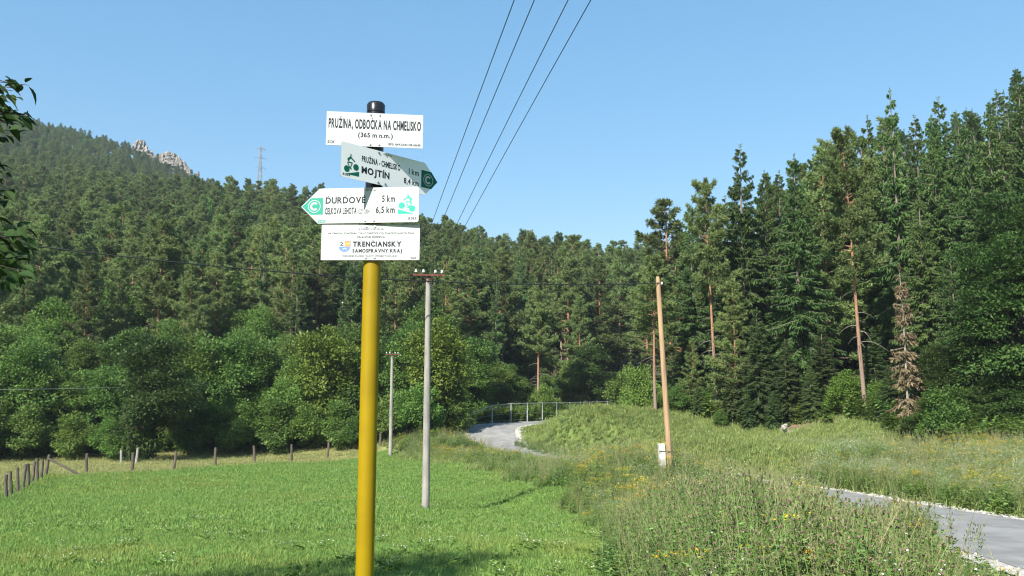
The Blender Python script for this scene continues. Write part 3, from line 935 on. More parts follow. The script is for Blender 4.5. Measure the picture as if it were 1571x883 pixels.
scatter("leafy_forest", [k.whole for k in BROADS], FP[lf], np.column_stack([sc * 1.05, sc * 1.05, sc])[lf], "patches of leafy trees on the far wooded slope", "forest", None, 0.03)
print("far trees", len(far))
# ------------------------------------------------------------------ small plants for the scatters
def blades(mb, n, h, spread, w=0.006, bend=0.5, mat=0, hvar=0.5, base=None):
    p = RS.normal(size=(n, 2)) * spread if base is None else base
    a = RS.rand(n) * 6.28
    d = np.column_stack([np.cos(a), np.sin(a), np.zeros(n)])
    s = np.column_stack([-np.sin(a), np.cos(a), np.zeros(n)])
    hh = h * (1 - hvar + 2 * hvar * RS.rand(n))[:, None]
    be = bend * (0.3 + RS.rand(n))[:, None]
    b0 = np.column_stack([p, np.full(n, -0.02)])
    b1 = b0 + np.array([0, 0, 1.0]) * hh * 0.6 + d * hh * be * 0.25
    b2 = b0 + np.array([0, 0, 1.0]) * hh * (1.0 - be * 0.25) + d * hh * be * 0.8
    ww = w * (0.7 + 0.6 * RS.rand(n))[:, None]
    V = np.stack([b0 - s * ww, b0 + s * ww, b1 + s * ww * 0.8, b1 - s * ww * 0.8, b2], 1).reshape(-1, 3)
    i = np.arange(n)[:, None] * 5
    t = RS.rand(n)
    k = mb.n
    mb.add(V, i + np.array([[0, 1, 2, 3]]), mat, t)
    mb.f.append((i + np.array([[3, 2, 4]]) + k, np.full(n, mat, dtype=np.int32), t.astype(np.float32)))


def stems(mb, n, h, spread, r=0.004, mat=0, k=5, lean=0.18, hvar=0.25):
    p = RS.normal(size=(n, 2)) * spread
    a = RS.rand(n) * 6.28
    t = np.linspace(0, 1, k)
    hh = h * (1 - hvar + 2 * hvar * RS.rand(n))
    ln = lean * (0.3 + RS.rand(n))
    d = np.column_stack([np.cos(a), np.sin(a)])
    P = np.empty((n, k, 3))
    P[:, :, :2] = p[:, None] + d[:, None] * (hh * ln)[:, None, None] * (t ** 1.7)[None, :, None]
    P[:, :, 2] = hh[:, None] * t[None] - 0.02
    add_tubes(mb, P, np.repeat((r * (1 - 0.6 * t))[None], n, 0), 3, mat, tint=0.6)
    return P


def on_stem(P, i, t):
    k = P.shape[1] - 1
    x = np.clip(t * k, 0, k - 1e-6); j = x.astype(int); f = (x - j)[:, None]
    return P[i, j] * (1 - f) + P[i, j + 1] * f


def grass_tuft(n, h, spread, w, mat, bend=0.5):
    b = MB(); blades(b, n, h, spread, w, bend)
    return b.mesh("grass_tuft", [M[mat]])


def tall_grass(n_st=10, h=0.95):
    b = MB()
    blades(b, 44, h * 0.62, 0.10, 0.0035, 0.9, 0)
    P = stems(b, n_st, h, 0.08, 0.0028, 1, 5, 0.3)
    i = np.repeat(np.arange(n_st), 14); t = 0.80 + 0.2 * RS.rand(len(i))
    D = nrm(np.column_stack([RS.normal(size=(len(i), 2)) * 0.5, 0.7 + 0 * t]))
    add_kites(b, on_stem(P, i, t), D, nrm(np.cross(D, rand_dirs(len(i)))), 0.026, 0.005, 1)
    return b.mesh("tall_grass", [M['weedleaf'], M['straw']])


def thistle(n_st=4, h=1.0, spread=0.10, heads=7):
    b = MB()
    P = stems(b, n_st, h, spread, 0.006, 0, 6, 0.22)
    i = np.repeat(np.arange(n_st), 30); t = 0.04 + 0.84 * RS.rand(len(i))
    a = RS.rand(len(i)) * 6.28
    L = 0.20 * (1.15 - t) * (0.7 + 0.6 * RS.rand(len(i)))
    D = nrm(np.column_stack([np.cos(a), np.sin(a), 0.55 - 0.8 * RS.rand(len(i))]))
    o = on_stem(P, i, t)
    add_kites(b, o, D, nrm(np.cross(D, np.array([0, 0, 1.0]) + 0.5 * RS.normal(size=D.shape))), L, L * 0.24, 0)
    for sd in (-1, 1):                                   # spiny lobes
        q = o + D * L[:, None] * 0.45
        S = nrm(np.cross(D, np.array([0, 0, 1.0])))
        D2 = nrm(D * 0.5 + S * sd + np.array([0, 0, 0.3]))
        add_kites(b, q, D2, nrm(np.cross(D2, rand_dirs(len(i)))), L * 0.42, L * 0.13, 0)
    # head branches
    j = np.repeat(np.arange(n_st), heads); t = 0.70 + 0.30 * RS.rand(len(j))
    o = on_stem(P, j, t)
    a = RS.rand(len(j)) * 6.28
    e = o + np.column_stack([np.cos(a) * 0.07, np.sin(a) * 0.07, 0.08 + 0.05 * RS.rand(len(j))]) * (1.4 * RS.rand(len(j), 1))
    k = np.linspace(0, 1, 3)
    add_tubes(b, o[:, None] * (1 - k)[None, :, None] + e[:, None] * k[None, :, None], np.full((len(j), 3), 0.0022), 3, 0)
    m = 9
    E_ = np.repeat(e, m, 0); D = nrm(rand_dirs(len(E_)) * 0.75 + np.array([0, 0, 0.75]))
    fl = np.repeat(RS.rand(len(j)) < 0.012, m)
    for mask, mt, s in ((~fl, 1, 0.022), (fl, 2, 0.030)):
        if mask.any(): add_kites(b, E_[mask], D[mask], nrm(np.cross(D[mask], rand_dirs(mask.sum()))), s, s * 0.5, mt)
    add_kites(b, E_ - np.array([0, 0, 0.014]), D, nrm(np.cross(D, rand_dirs(len(E_)))), 0.018, 0.014, 0)
    return b.mesh("thistle", [M['weedleaf'], M['thistlehead'], M['fluff']])


def flower(n_st, h, petal, big=0.022, per=16, spread_top=0.09, leaf='weedbright', flat=True):
    b = MB()
    P = stems(b, n_st, h, 0.09, 0.0035, 0, 5, 0.2)
    i = np.repeat(np.arange(n_st), 20); t = 0.05 + 0.8 * RS.rand(len(i)); a = RS.rand(len(i)) * 6.28
    D = nrm(np.column_stack([np.cos(a), np.sin(a), 0.6 - 0.9 * RS.rand(len(i))]))
    L = 0.12 * (1.2 - t) * (0.7 + 0.7 * RS.rand(len(i)))
    add_kites(b, on_stem(P, i, t), D, nrm(np.cross(D, np.array([0, 0, 1.0]) + 0.4 * RS.normal(size=D.shape))), L, L * 0.3, 0)
    j = np.repeat(np.arange(n_st), per)
    o = on_stem(P, j, np.full(len(j), 0.85)); tp = P[j, -1]
    e = tp + RS.normal(size=(len(j), 3)) * np.array([spread_top, spread_top, 0.018 if flat else 0.08])
    k = np.linspace(0, 1, 3)
    add_tubes(b, o[:, None] * (1 - k)[None, :, None] + e[:, None] * k[None, :, None], np.full((len(j), 3), 0.0015), 3, 0)
    E_ = np.repeat(e, 3, 0); D = nrm(np.column_stack([RS.normal(size=(len(E_), 2)), 0.25 * RS.normal(size=len(E_))]))
    S = nrm(np.cross(D, np.array([0, 0, 1.0]) + 0.5 * RS.normal(size=D.shape)))
    add_kites(b, E_ - D * big * 0.5, D, S, big, big * 0.8, 1)
    return b.mesh("wildflower", [M[leaf], M[petal]])


def leafy_weed(n_st=6, h=0.6, ll=0.11, mat='weedbright'):
    b = MB()
    P = stems(b, n_st, h, 0.12, 0.004, 0, 5, 0.3)
    i = np.repeat(np.arange(n_st), 26); t = 0.08 + 0.92 * RS.rand(len(i)); a = RS.rand(len(i)) * 6.28
    D = nrm(np.column_stack([np.cos(a), np.sin(a), 0.35 - 0.7 * RS.rand(len(i))]))
    L = ll * (1.2 - 0.6 * t) * (0.6 + 0.8 * RS.rand(len(i)))
    add_kites(b, on_stem(P, i, t), D, nrm(np.cross(D, np.array([0, 0, 1.0]) + 0.35 * RS.normal(size=D.shape))), L, L * 0.5, 0)
    return b.mesh("leafy_weed", [M[mat]])


def points(x0, x1, y0, y1, per_m2):
    n = int((x1 - x0) * (y1 - y0) * per_m2)
    return np.column_stack([x0 + (x1 - x0) * RS.rand(n), y0 + (y1 - y0) * RS.rand(n)])


def in_view(p, slack=120):
    c = column_of(p[:, 0], p[:, 1])
    return (c > -slack) & (c < 1571 + slack)


def lift(p):
    return np.column_stack([p, ground_many(p[:, 0], p[:, 1])])


def patchy(p, sc, seed):
    return 0.5 + 0.5 * np.sin(p[:, 0] * sc + seed) * np.cos(p[:, 1] * sc * 0.8 + seed * 1.7 + np.sin(p[:, 0] * sc * 0.6))


# --- mown meadow
T_GRASS = [grass_tuft(48, 0.045, 0.08, 0.0030, 'grass', 1.0) for _ in range(4)]
T_GRASSF = [grass_tuft(56, 0.065, 0.16, 0.006, 'grass', 0.9) for _ in range(3)]
near = points(-13, 4, 3, 17, 110); near = near[in_view(near, 60) & meadow_mask(near[:, 0], near[:, 1])]
mid = points(-22, 4, 17, 34, 40); mid = mid[in_view(mid, 60) & meadow_mask(mid[:, 0], mid[:, 1])]
farp = points(-32, 2, 34, 63, 17); farp = farp[in_view(farp, 60) & meadow_mask(farp[:, 0], farp[:, 1])]
T_YEL = [grass_tuft(44, 0.058, 0.10, 0.0034, 'grass2', 0.9) for _ in range(3)]
allp = np.vstack([mid, farp])
def yellowish(p):
    k = 0.55 * patchy(p, 0.35, 1.0) + 0.45 * patchy(p, 0.9, 4.0)
    k += 0.35 * np.exp(-((p[:, 0] + 20) ** 2 / 40 + (p[:, 1] - 42) ** 2 / 20))
    return RS.rand(len(p)) < np.clip((k - 0.5) * 1.4, 0.04, 0.6)
yn, ym = yellowish(near), yellowish(allp)
fs = np.concatenate([np.full(len(mid), 1.0), np.full(len(farp), 1.3)])
scatter("near_meadow_grass", T_GRASS, lift(near[~yn]), 0.75 + 0.5 * RS.rand((~yn).sum()), "short bright green grass at the near end of the mown meadow", "grass", None, 0.2)
scatter("meadow_grass", T_GRASSF, lift(allp[~ym]), (fs * (0.75 + 0.5 * RS.rand(len(fs))))[~ym], "short green grass of the mown meadow beyond the signpost", "grass", None, 0.2)
yp = np.vstack([near[yn], allp[ym]])
scatter("yellowish_meadow_grass", T_YEL, lift(yp), np.concatenate([np.full(yn.sum(), 1.0), fs[ym] * 1.3]) * (0.75 + 0.5 * RS.rand(len(yp))), "yellowish patches of grass in the mown meadow", "grass", None, 0.2)
print("meadow tufts", len(near) + len(allp))

# --- paler grass on the strip behind the fence, the mound and the far side of the road
dp = np.vstack([points(-40, -4, 30, 66, 9), points(-6, 26, 40, 68, 12), points(10, 46, 20, 60, 7)])
rd, _ = road_near(dp)
dp = dp[in_view(dp) & ~meadow_mask(dp[:, 0], dp[:, 1]) & ~(forest_mask(dp[:, 0], dp[:, 1] - 2)) & (rd > 2.5) & ~(bare_soil(dp[:, 0], dp[:, 1]) & (RS.rand(len(dp)) < 0.85))]
T_DRY = [grass_tuft(60, 0.17, 0.24, 0.006, 'drygrass', 0.8) for _ in range(3)]
strip_ = dp[:, 0] < -7
T_PALE = [grass_tuft(60, 0.09, 0.24, 0.006, 'palegrass', 0.9) for _ in range(3)]
scatter("mown_strip_grass", T_PALE, lift(dp[strip_]), 0.8 + 0.6 * RS.rand(strip_.sum()), "pale mown grass on the strip behind the wooden post fence", "grass", None, 0.2)
dp = dp[~strip_]
scatter("dry_grass", T_DRY, lift(dp), 0.8 + 0.7 * RS.rand(len(dp)), "pale rough grass on the mound and banks beyond the road", "grass", None, 0.2)

# --- tall weeds: between meadow and road, and across the road
TOPLINE_PX = np.array([860, 905, 940, 1000, 1050, 1100, 1200, 1262, 1285, 1370, 1388, 1412, 1430, 1450, 1480, 1540, 1600])
TOPLINE_Y = np.array([850, 808, 776, 748, 738, 734, 744, 754, 780, 786, 764, 774, 815, 846, 866, 888, 906])


def weed_zone(p):
    x, y = p[:, 0], p[:, 1]
    d, _ = road_near(p)
    lft = np.interp(y, ROADP[:, 1][:230], ROADP[:, 0][:230]) if False else None
    right_of_meadow = x > np.interp(y, MEADOW_EDGE_Y, MEADOW_EDGE_X) + 0.15 + 0.45 * np.sin(y * 1.1) * np.clip(y / 30, 0.3, 1)
    return right_of_meadow & (d > np.where((y > 56) & (y < 73) & (x > np.interp(y, [56, 63, 67, 73], [2.2, -0.9, -1.6, 2.0])), 0.75, 2.02) + 0.6 * RS.rand(len(d)) ** 0.6) & ~forest_mask(x, y + 1.0)


def height_room(p):
    """how tall the near plants stand: the thicket is lower towards the road"""
    z = ground_many(p[:, 0], p[:, 1])
    c = column_of(p[:, 0], p[:, 1])
    row = np.interp(c, TOPLINE_PX, TOPLINE_Y)
    v = (CY - row) / FPX
    zz = EYE.z + (math.sin(PITCH) + v * math.cos(PITCH)) / (math.cos(PITCH) - v * math.sin(PITCH)) * p[:, 1]
    rd_, _ = road_near(p)
    rx_ = np.interp(p[:, 1], ROADP[:, 1][:150], ROADP[:, 0][:150])
    lim = np.where((p[:, 1] < 17) | ((c > 1255) & (p[:, 1] < 34) & (p[:, 0] < rx_)), zz - z, 9.0)
    return z, lim


def weeds(name, meshes, h0, dens_near, dens_mid, dens_over, label, cat, sc_=0.5, seed=1.0, thr=0.3, edge_soft=True, hv=0.25, slope=1.0):
    a = points(-0.5, 9.5, 5.2, 17, dens_near)
    b = points(-12, 12, 17, 64, dens_mid)
    c = points(10, 40, 20, 46, dens_over)
    p = np.vstack([a, b, c])
    p = p[weed_zone(p) & in_view(p, 90)]
    p = p[(patchy(p, sc_, seed) + 0.25 * RS.rand(len(p))) > thr]
    # across the road: tall only on the first metres, grass beyond
    rx = np.interp(p[:, 1], ROADP[:, 1][:150], ROADP[:, 0][:150])
    over = (p[:, 0] > rx)
    z, lim = height_room(p)
    h = h0 * (1 - hv + 2 * hv * RS.rand(len(p)))
    back = over & (p[:, 1] > 38 - 0.25 * np.maximum(p[:, 0] - 10, 0)); h = np.where(back, h * 0.35, h)
    mnd = (~over) & (p[:, 1] > 40); h = np.where(mnd, h * 0.7, h)
    rdd, _ = road_near(p); h = np.where((p[:, 1] > 38) & (rdd < 6), h * np.where((p[:, 1] > 58) & (p[:, 1] < 66), 1.35, np.where(p[:, 1] > 46, 0.7, 0.5)), h)
    left = p[:, 0] - np.interp(p[:, 1], MEADOW_EDGE_Y, MEADOW_EDGE_X)
    h = h * np.clip(0.4 + left * 0.45, 0.4, 1.0)
    h = np.minimum(h, np.maximum(lim * (0.68 + 0.42 * RS.rand(len(p))), 0.06))
    ok = h > 0.1 * h0
    p, z, h = p[ok], z[ok], h[ok]
    s = h / h0
    w = np.maximum(s, 0.55)
    return scatter(name, meshes, np.column_stack([p, z]), np.column_stack([w, w, s]), label, cat, None, 0.1), len(p)


print("weeds", [weeds(*a)[1] for a in [
    ("undergrowth", [leafy_weed(7, 0.55, 0.10, 'weedleaf') for _ in range(3)] + [leafy_weed(7, 0.55, 0.10)], 0.55, 34, 11, 7, "leafy green undergrowth filling the verge between meadow and road", "undergrowth", 0.6, 0.4, 0.0),
    ("thistles", [thistle(4, 1.0, 0.10, 2 + q) for q in range(4)], 1.0, 20, 1.6, 0.6, "thicket of spiny thistles with brownish purple heads beside the road", "thistles", 0.45, 2.0, 0.12),
    ("tall_grass", [tall_grass(9 + q, 0.95) for q in range(3)], 0.92, 7, 4, 6, "tall seeding grass stalks scattered through the verge", "grass", 0.8, 3.0, 0.25),
    ("yellow_wildflowers", [flower(3, 0.85, 'yellow', 0.026, 14) for _ in range(3)], 0.85, 0.8, 3.0, 2.0, "small yellow wildflowers dotted along the verge", "wildflowers", 0.33, 5.0, 0.56),
    ("white_wildflowers", [flower(4, 0.85, 'white', 0.020, 13, 0.13, 'weedbright', False) for _ in range(3)], 0.85, 0.25, 1.0, 5.5, "small white wildflowers growing mostly across the road", "wildflowers", 0.4, 7.0, 0.45),
]])
bl = points(-12, 1.8, 5, 30, 0.5); bl = bl[meadow_mask(bl[:, 0], bl[:, 1]) & in_view(bl, 20)]
scatter("clover_flowers", [flower(3, 0.13, 'white', 0.018, 3, 0.03)], lift(bl), 0.7 + 0.6 * RS.rand(len(bl)), "tiny white clover flowers sprinkled in the meadow", "wildflowers")
dk = points(-2.5, 2.2, 8, 12.5, 2.5); dk = dk[meadow_mask(dk[:, 0], dk[:, 1])]
scatter("meadow_weeds", [leafy_weed(3, 0.10, 0.07), leafy_weed(3, 0.09, 0.08)], lift(dk), 0.7 + 0.6 * RS.rand(len(dk)), "low broad-leaved weeds in the near meadow grass", "weeds")

# --- leafy fringe that closes the foot of the wood
fc = -120 + 1760 * RS.rand(5200)
fy = np.interp(fc, FOREST_PX, FOREST_Y) + np.where(fc < 600, 0.4 + 2.2 * RS.rand(len(fc)), RS.normal(size=len(fc)) * 1.6 + 0.8)
ff = np.column_stack([(fc - CX) / FPX * (fy * 0.993 - 0.5), fy])
rd_, _ = road_near(ff)
ff = ff[(rd_ > 3.0) & ~((fc > 1180) & (fc < 1290) & (RS.rand(len(fc)) < 0.6))]
scatter("edge_undergrowth", [leafy_weed(9, 1.15, 0.24, m_) for m_ in ('broad', 'brightleaf', 'broad')], lift(ff), 0.5 + 0.8 * RS.rand(len(ff)), "leafy undergrowth closing the foot of the wood", "undergrowth", None, 0.15)

# --- loose stones along the gravel shoulders
def stone_mesh(seed, mat=None):
    r = np.random.RandomState(seed)
    b = MB(); v = []
    for z, rr in ((-0.5, 0.7), (0.15, 1.0), (0.6, 0.55)):
        for q in range(6):
            a = q * math.pi / 3 + r.rand() * 0.5
            v.append((math.cos(a) * rr * (0.75 + 0.5 * r.rand()), math.sin(a) * rr * (0.75 + 0.5 * r.rand()), z * (0.8 + 0.4 * r.rand())))
    v.append((0, 0, 0.75))
    f = []
    for k in (0, 6):
        for q in range(6): f.append((k + q, k + (q + 1) % 6, k + 6 + (q + 1) % 6, k + 6 + q))
    b.add(v, f)
    b.f.append((np.array([[12 + q, 12 + (q + 1) % 6, 18] for q in range(6)]), np.zeros(6, dtype=np.int32), np.full(6, .5, dtype=np.float32)))
    return b.mesh("stone", [mat or M['limestone']])


M['limestone'] = plain('limestone', (0.50, 0.48, 0.44), 0.95, noise=0.4, nscale=5, bump=0.5, col2=(0.32, 0.30, 0.27))
STONES = [stone_mesh(q) for q in range(4)]
sp = np.vstack([points(5, 15, 10, 45, 60), points(-8, 8, 45, 72, 50)])
d_, z_ = road_near(sp)
k_ = (d_ > 1.8) & (d_ < 2.8) & (RS.rand(len(sp)) < np.exp(-((d_ - 2.2) / 0.35) ** 2))
scatter("gravel", STONES, np.column_stack([sp, z_ + 0.03])[k_], 0.012 + 0.035 * RS.rand(k_.sum()) ** 2, "loose white gravel stones along both edges of the road", "gravel", None, 0.6)

# single thistles that stand out against the road
for px, Y, top, lab in [(1432, 13.4, 770, "tall branching thistle rising in front of the near road edge"), (1466, 12.6, 786, "thin thistle with dark heads in front of the pale asphalt"),
                        (1512, 12.0, 800, "spindly thistle with small round heads before the gravel edge"), (1384, 11.5, 752, "bushy thistle rising where the road dips behind the weeds"),
                        (1498, 11.2, 822, "low thistle leaning over the white gravel edge")]:
    x, y, z = spot(px, Y)
    h = unproject(px, top, Y).z - z
    b = obj("thistle", thistle(2, 1.0, 0.03, 8), None, (x, y, z)); b.scale = (h * 0.8, h * 0.8, h)
    tag(b, lab, "thistle", "single thistles by the road")

# ------------------------------------------------------------------ fences
M['post'] = plain('weathered post wood', (0.12, 0.095, 0.075), 0.9, noise=0.5, nscale=14, bump=0.5, stretch=(1, 1, 0.2))
M['wire'] = plain('wire', (0.10, 0.10, 0.10), 0.5, 0.8)
M['cable'] = plain('black cable', (0.012, 0.012, 0.014), 0.6)
M['palewire'] = plain('bare aluminium wire', (0.45, 0.46, 0.47), 0.5, 0.6)
M['galv'] = plain('galvanised metal', (0.42, 0.45, 0.46), 0.55, 0.3, noise=0.2, nscale=8)


def curve_wire(name, a, b, sag, r, mat, n=40):
    a, b = np.array(a, float), np.array(b, float)
    t = np.linspace(0, 1, n)[:, None]
    P = a * (1 - t) + b * t; P[:, 2] -= (4 * sag * t * (1 - t))[:, 0]
    mb = MB(); add_tubes(mb, P, np.full(n, r), 5)
    return mb.mesh(name, [mat], smooth=True)


def post_mesh(h, r, seed=0):
    rs = np.random.RandomState(seed)
    b = MB()
    k = 6; t = np.linspace(0, 1, k)
    P = np.column_stack([np.cumsum(rs.normal(size=(k, 2)) * 0.012, 0), t * (h + 0.3) - 0.3])
    add_tubes(b, P, r * (1.05 - 0.15 * t + rs.normal(size=k) * 0.03), 8, cap=True)
    return b.mesh("post", [M['post']], smooth=False)


fence = obj("wooden_post_fence", None, loc=(0, 0, 0))
tag(fence, "wire fence on weathered wooden posts round the far side of the meadow", "fence")
back = [spot(px, Y) for px, Y in [(70, 46), (131, 48.3), (201, 48.8), (266, 50.3), (330, 52), (390, 54), (448, 57), (503, 59), (583, 61.5)]]
sidep = []
A_, B_ = spot(-14, 30.5), spot(66, 45.0)
for k in range(10):
    t = k / 9.6
    x, y = A_[0] * (1 - t) + B_[0] * t, A_[1] * (1 - t) + B_[1] * t
    sidep.append((x, y, ground_z(x, y)))
line_pts = sidep + back
for q, (x, y, z) in enumerate(line_pts):
    h = (1.08 if q < 10 else 1.15) + 0.05 * RS.normal()
    o = obj("post", post_mesh(h, 0.07 if q < 10 else 0.082, q), fence, (x, y, z), (RS.normal() * 0.05, RS.normal() * 0.04 + (0.03 if q < 10 else 0), RS.rand() * 6))
bx, by, bz = back[0]
br = MB(); add_tubes(br, [(bx + 0.05, by - 0.05, bz + 0.95), (bx + 1.9, by + 0.3, ground_z(bx + 1.9, by + 0.3) - 0.1)], [0.06, 0.07], 7, cap=True)
obj("brace", br.mesh("brace", [M['post']]), fence)
for zz in (0.45, 0.8, 1.08):
    for q in range(len(line_pts) - 1):
        a, b = line_pts[q], line_pts[q + 1]
        obj("wire", curve_wire("wire", (a[0], a[1], a[2] + zz), (b[0], b[1], b[2] + zz), 0.02, 0.0025, M['wire'], 4), fence)

pl = MB(); add_tubes(pl, [(0, 0, -0.2), (0.02, 0, 1.0)], [0.10, 0.085], 8, cap=True)
x, y, z = spot(209, 56.5)
pm = pl.mesh("boundary_post", [plain('pale concrete post', (0.30, 0.29, 0.26), 0.9, noise=0.3, nscale=10)])
tag(obj("boundary_post", pm, None, (x, y, z), (0, 0.05, 0)), "pale short post at the foot of the large dark rounded tree", "post")
x, y, z = spot(186, 57)
o = obj("boundary_post", pm, None, (x, y, z), (0, -0.06, 0.6)); o.scale = (0.9, 0.9, 0.85)
tag(o, "greyish short post left of the pale post under the dark rounded tree", "post")

mf = obj("metal_fence", None); tag(mf, "galvanised metal rail fence along the bend of the road by the wood", "fence")
mp = [(720, 71.0, 1.25), (755, 72.5, 1.75), (784, 74.5, 1.8), (809, 76.7, 1.8), (832, 79, 1.8), (854, 81.4, 1.8), (874, 84, 1.8), (891, 86.6, 1.8), (905, 89.3, 1.8), (932, 92.5, 1.8), (946, 96, 1.9)]
rail_rows = [634, 621, 618, 617.5, 617, 617, 616.5, 616, 616, 615, 613]
mps = []
for (px, Y, h), rr in zip(mp, rail_rows):
    x, y, z = spot(px, Y); mps.append((x, y, z, unproject(px, rr, Y).z - z))
pmb = MB(); add_tubes(pmb, [(0, 0, -0.2), (0, 0, 1.0)], [0.055, 0.055], 8, cap=True); pmesh = pmb.mesh("post", [M['galv']])
for x, y, z, h in mps:
    o = obj("post", pmesh, mf, (x, y, z)); o.scale = (1, 1, h)
for q in range(len(mps) - 1):
    a, b = mps[q], mps[q + 1]
    for fr, r in ((0.97, 0.035), (0.80, 0.012), (0.45, 0.010), (0.12, 0.010)):
        rb = MB(); add_tubes(rb, [(a[0], a[1], a[2] + a[3] * fr), (b[0], b[1], b[2] + b[3] * fr)], [r, r], 6)
        obj("rail", rb.mesh("rail", [M['galv']]), mf)

# ------------------------------------------------------------------ overhead line
M['concrete'] = plain('weathered concrete', (0.29, 0.275, 0.245), 0.9, noise=0.4, nscale=5, bump=0.4, col2=(0.19, 0.18, 0.165), stretch=(1, 1, 0.35))
M['rust'] = plain('red painted iron', (0.16, 0.045, 0.032), 0.7, noise=0.5, nscale=12)
M['porcelain'] = plain('white porcelain', (0.60, 0.60, 0.58), 0.25)
M['polewood'] = plain('yellowish pole wood', (0.40, 0.265, 0.145), 0.85, noise=0.45, nscale=6, bump=0.4, stretch=(2, 2, 0.12), col2=(0.24, 0.155, 0.09))
INS = [-0.38, -0.155, 0.205, 0.40]


def insulator_mesh():
    b = MB()
    add_lathe(b, [(0.012, 0), (0.012, 0.07)], sides=6, mat=1)
    add_lathe(b, [(0.0, 0.06), (0.052, 0.062), (0.055, 0.09), (0.035, 0.11), (0.047, 0.125), (0.047, 0.145), (0.028, 0.165), (0.0, 0.17)], sides=10, mat=0)
    return b.mesh("insulator", [M['porcelain'], M['rust']], smooth=True)


INSM = insulator_mesh()


def line_pole(px, Y, base_row, top_row, label, yaw, r=0.125, arm=True):
    x, y, z = spot(px, Y)
    zt = unproject(px, top_row, Y).z
    h = zt - z
    e = obj("concrete_pole", None, loc=(x, y, z), rot=(0, 0, yaw)); tag(e, label, "utility pole", "concrete poles of the overhead line")
    b = MB(); add_tubes(b, [(0, 0, -0.4), (0, 0, h * 0.5), (0, 0, h)], [r * 1.05, r * 0.88, r * 0.68], 14, cap=True)
    obj("shaft", b.mesh("shaft", [M['concrete']], smooth=False), e)
    if arm:
        c = MB(); add_box(c, (0, -0.11, h - 0.03), (0.47, 0.035, 0.028)); add_box(c, (0, -0.055, h - 0.12), (0.03, 0.03, 0.10))
        ca = obj("crossarm", c.mesh("crossarm", [M['rust']]), e)
        br = MB()
        for s in (-1, 1): add_tubes(br, [(0, -0.10, h - 0.25), (s * 0.2, -0.11, h - 0.05)], [0.008, 0.008], 4)
        obj("arm_brace", br.mesh("arm_brace", [M['rust']]), e)
        for q in INS: obj("insulator", INSM, ca, (q, -0.11, h - 0.005)).scale = (0.85, 0.85, 0.85)
    return e, Vector((x, y, zt))


yaw_l = math.atan2(0.185, 1.0)
p1, t1 = line_pole(653, 25, 781, 421, "grey concrete pole with red crossarm standing in the meadow", yaw_l, 0.112)
p2, t2 = line_pole(599, 58, 697, 543, "smaller concrete pole with crossarm farther off at the meadow corner", yaw_l, 0.13)
p3, t3 = line_pole(585, 76, 660, 566, "thin pale pole farthest along the line, half hidden by trees", yaw_l, 0.13)
for q, off in enumerate(INS):
    word = ["first", "second", "third", "fourth"][q]
    near_px = [(790, 0), (821, 0), (873, 0), (908, 0)][q]
    a = t1 + Vector((off * math.cos(yaw_l), off * math.sin(yaw_l) - 0.1, 0.15))
    n = unproject(*near_px, 9.6)
    far_end = a + (n - a) * 2.35; far_end.z -= 0.35
    me_ = curve_wire("power_line", a, far_end, -0.18, 0.0062, M['cable'], 40)
    tag(obj("power_line", me_), "%s overhead wire from the left, running up from the near concrete pole" % word, "wire", "overhead wires above the meadow")
    b = t2 + Vector((off * math.cos(yaw_l), off * math.sin(yaw_l) - 0.1, 0.15))
    tag(obj("power_line", curve_wire("power_line", a, b, 0.45, 0.004, M['wire'], 30)), "%s wire from the left, slung between the near and the farther concrete pole" % word, "wire", "wires between the concrete poles")

wx, wy, wz = spot(1029, 28)
wt = unproject(1009, 424, 28)
we = obj("wooden_pole", None, loc=(wx, wy, wz)); tag(we, "leaning yellowish wooden pole bolted to a white concrete stub", "utility pole")
b = MB(); top = Vector((wt.x - wx, 0, wt.z - wz))
add_tubes(b, [(0, 0, 0.1), tuple(top * 0.5), tuple(top * 0.975), tuple(top)], [0.100, 0.088, 0.076, 0.055], 12, cap=True)
obj("shaft", b.mesh("shaft", [M['polewood']], smooth=False), we)
sx = (1021 - 1029) / FPX * 28
b = MB(); add_box(b, (sx - 0.06, -0.02, 0.42), (0.10, 0.11, 0.78))
obj("stub", b.mesh("stub", [plain('white limed concrete', (0.66, 0.66, 0.62), 0.9, noise=0.45, nscale=6, bump=0.4, col2=(0.34, 0.34, 0.32))]), we, rot=(0, math.radians(-3), 0))
b = MB()
for zz in (0.35, 0.95): add_tubes(b, [(sx - 0.20, -0.14, zz), (0.15, -0.14, zz)], [0.012, 0.012], 5)
obj("clamp", b.mesh("clamp", [M['wire']]), we)
ii = obj("insulator", INSM, we, (top.x + 0.13, -0.02, top.z - 0.32)); ii.scale = (0.8, 0.8, 0.8)
a = (wx + top.x + 0.1, wy - 0.03, wz + top.z - 0.22)
q = unproject(-60, 362, 19)
tag(obj("power_line", curve_wire("power_line", a, q, 0.42, 0.017, M['cable'], 50)), "sagging black cable crossing from the wooden pole to the left edge", "wire")
q = unproject(-80, 598, 52); a3 = t3 + Vector((-0.2, -0.1, -0.3))
tag(obj("power_line", curve_wire("power_line", a3, q, 0.35, 0.010, M['palewire'], 40)), "thin pale wire low in front of the broadleaf belt", "wire")

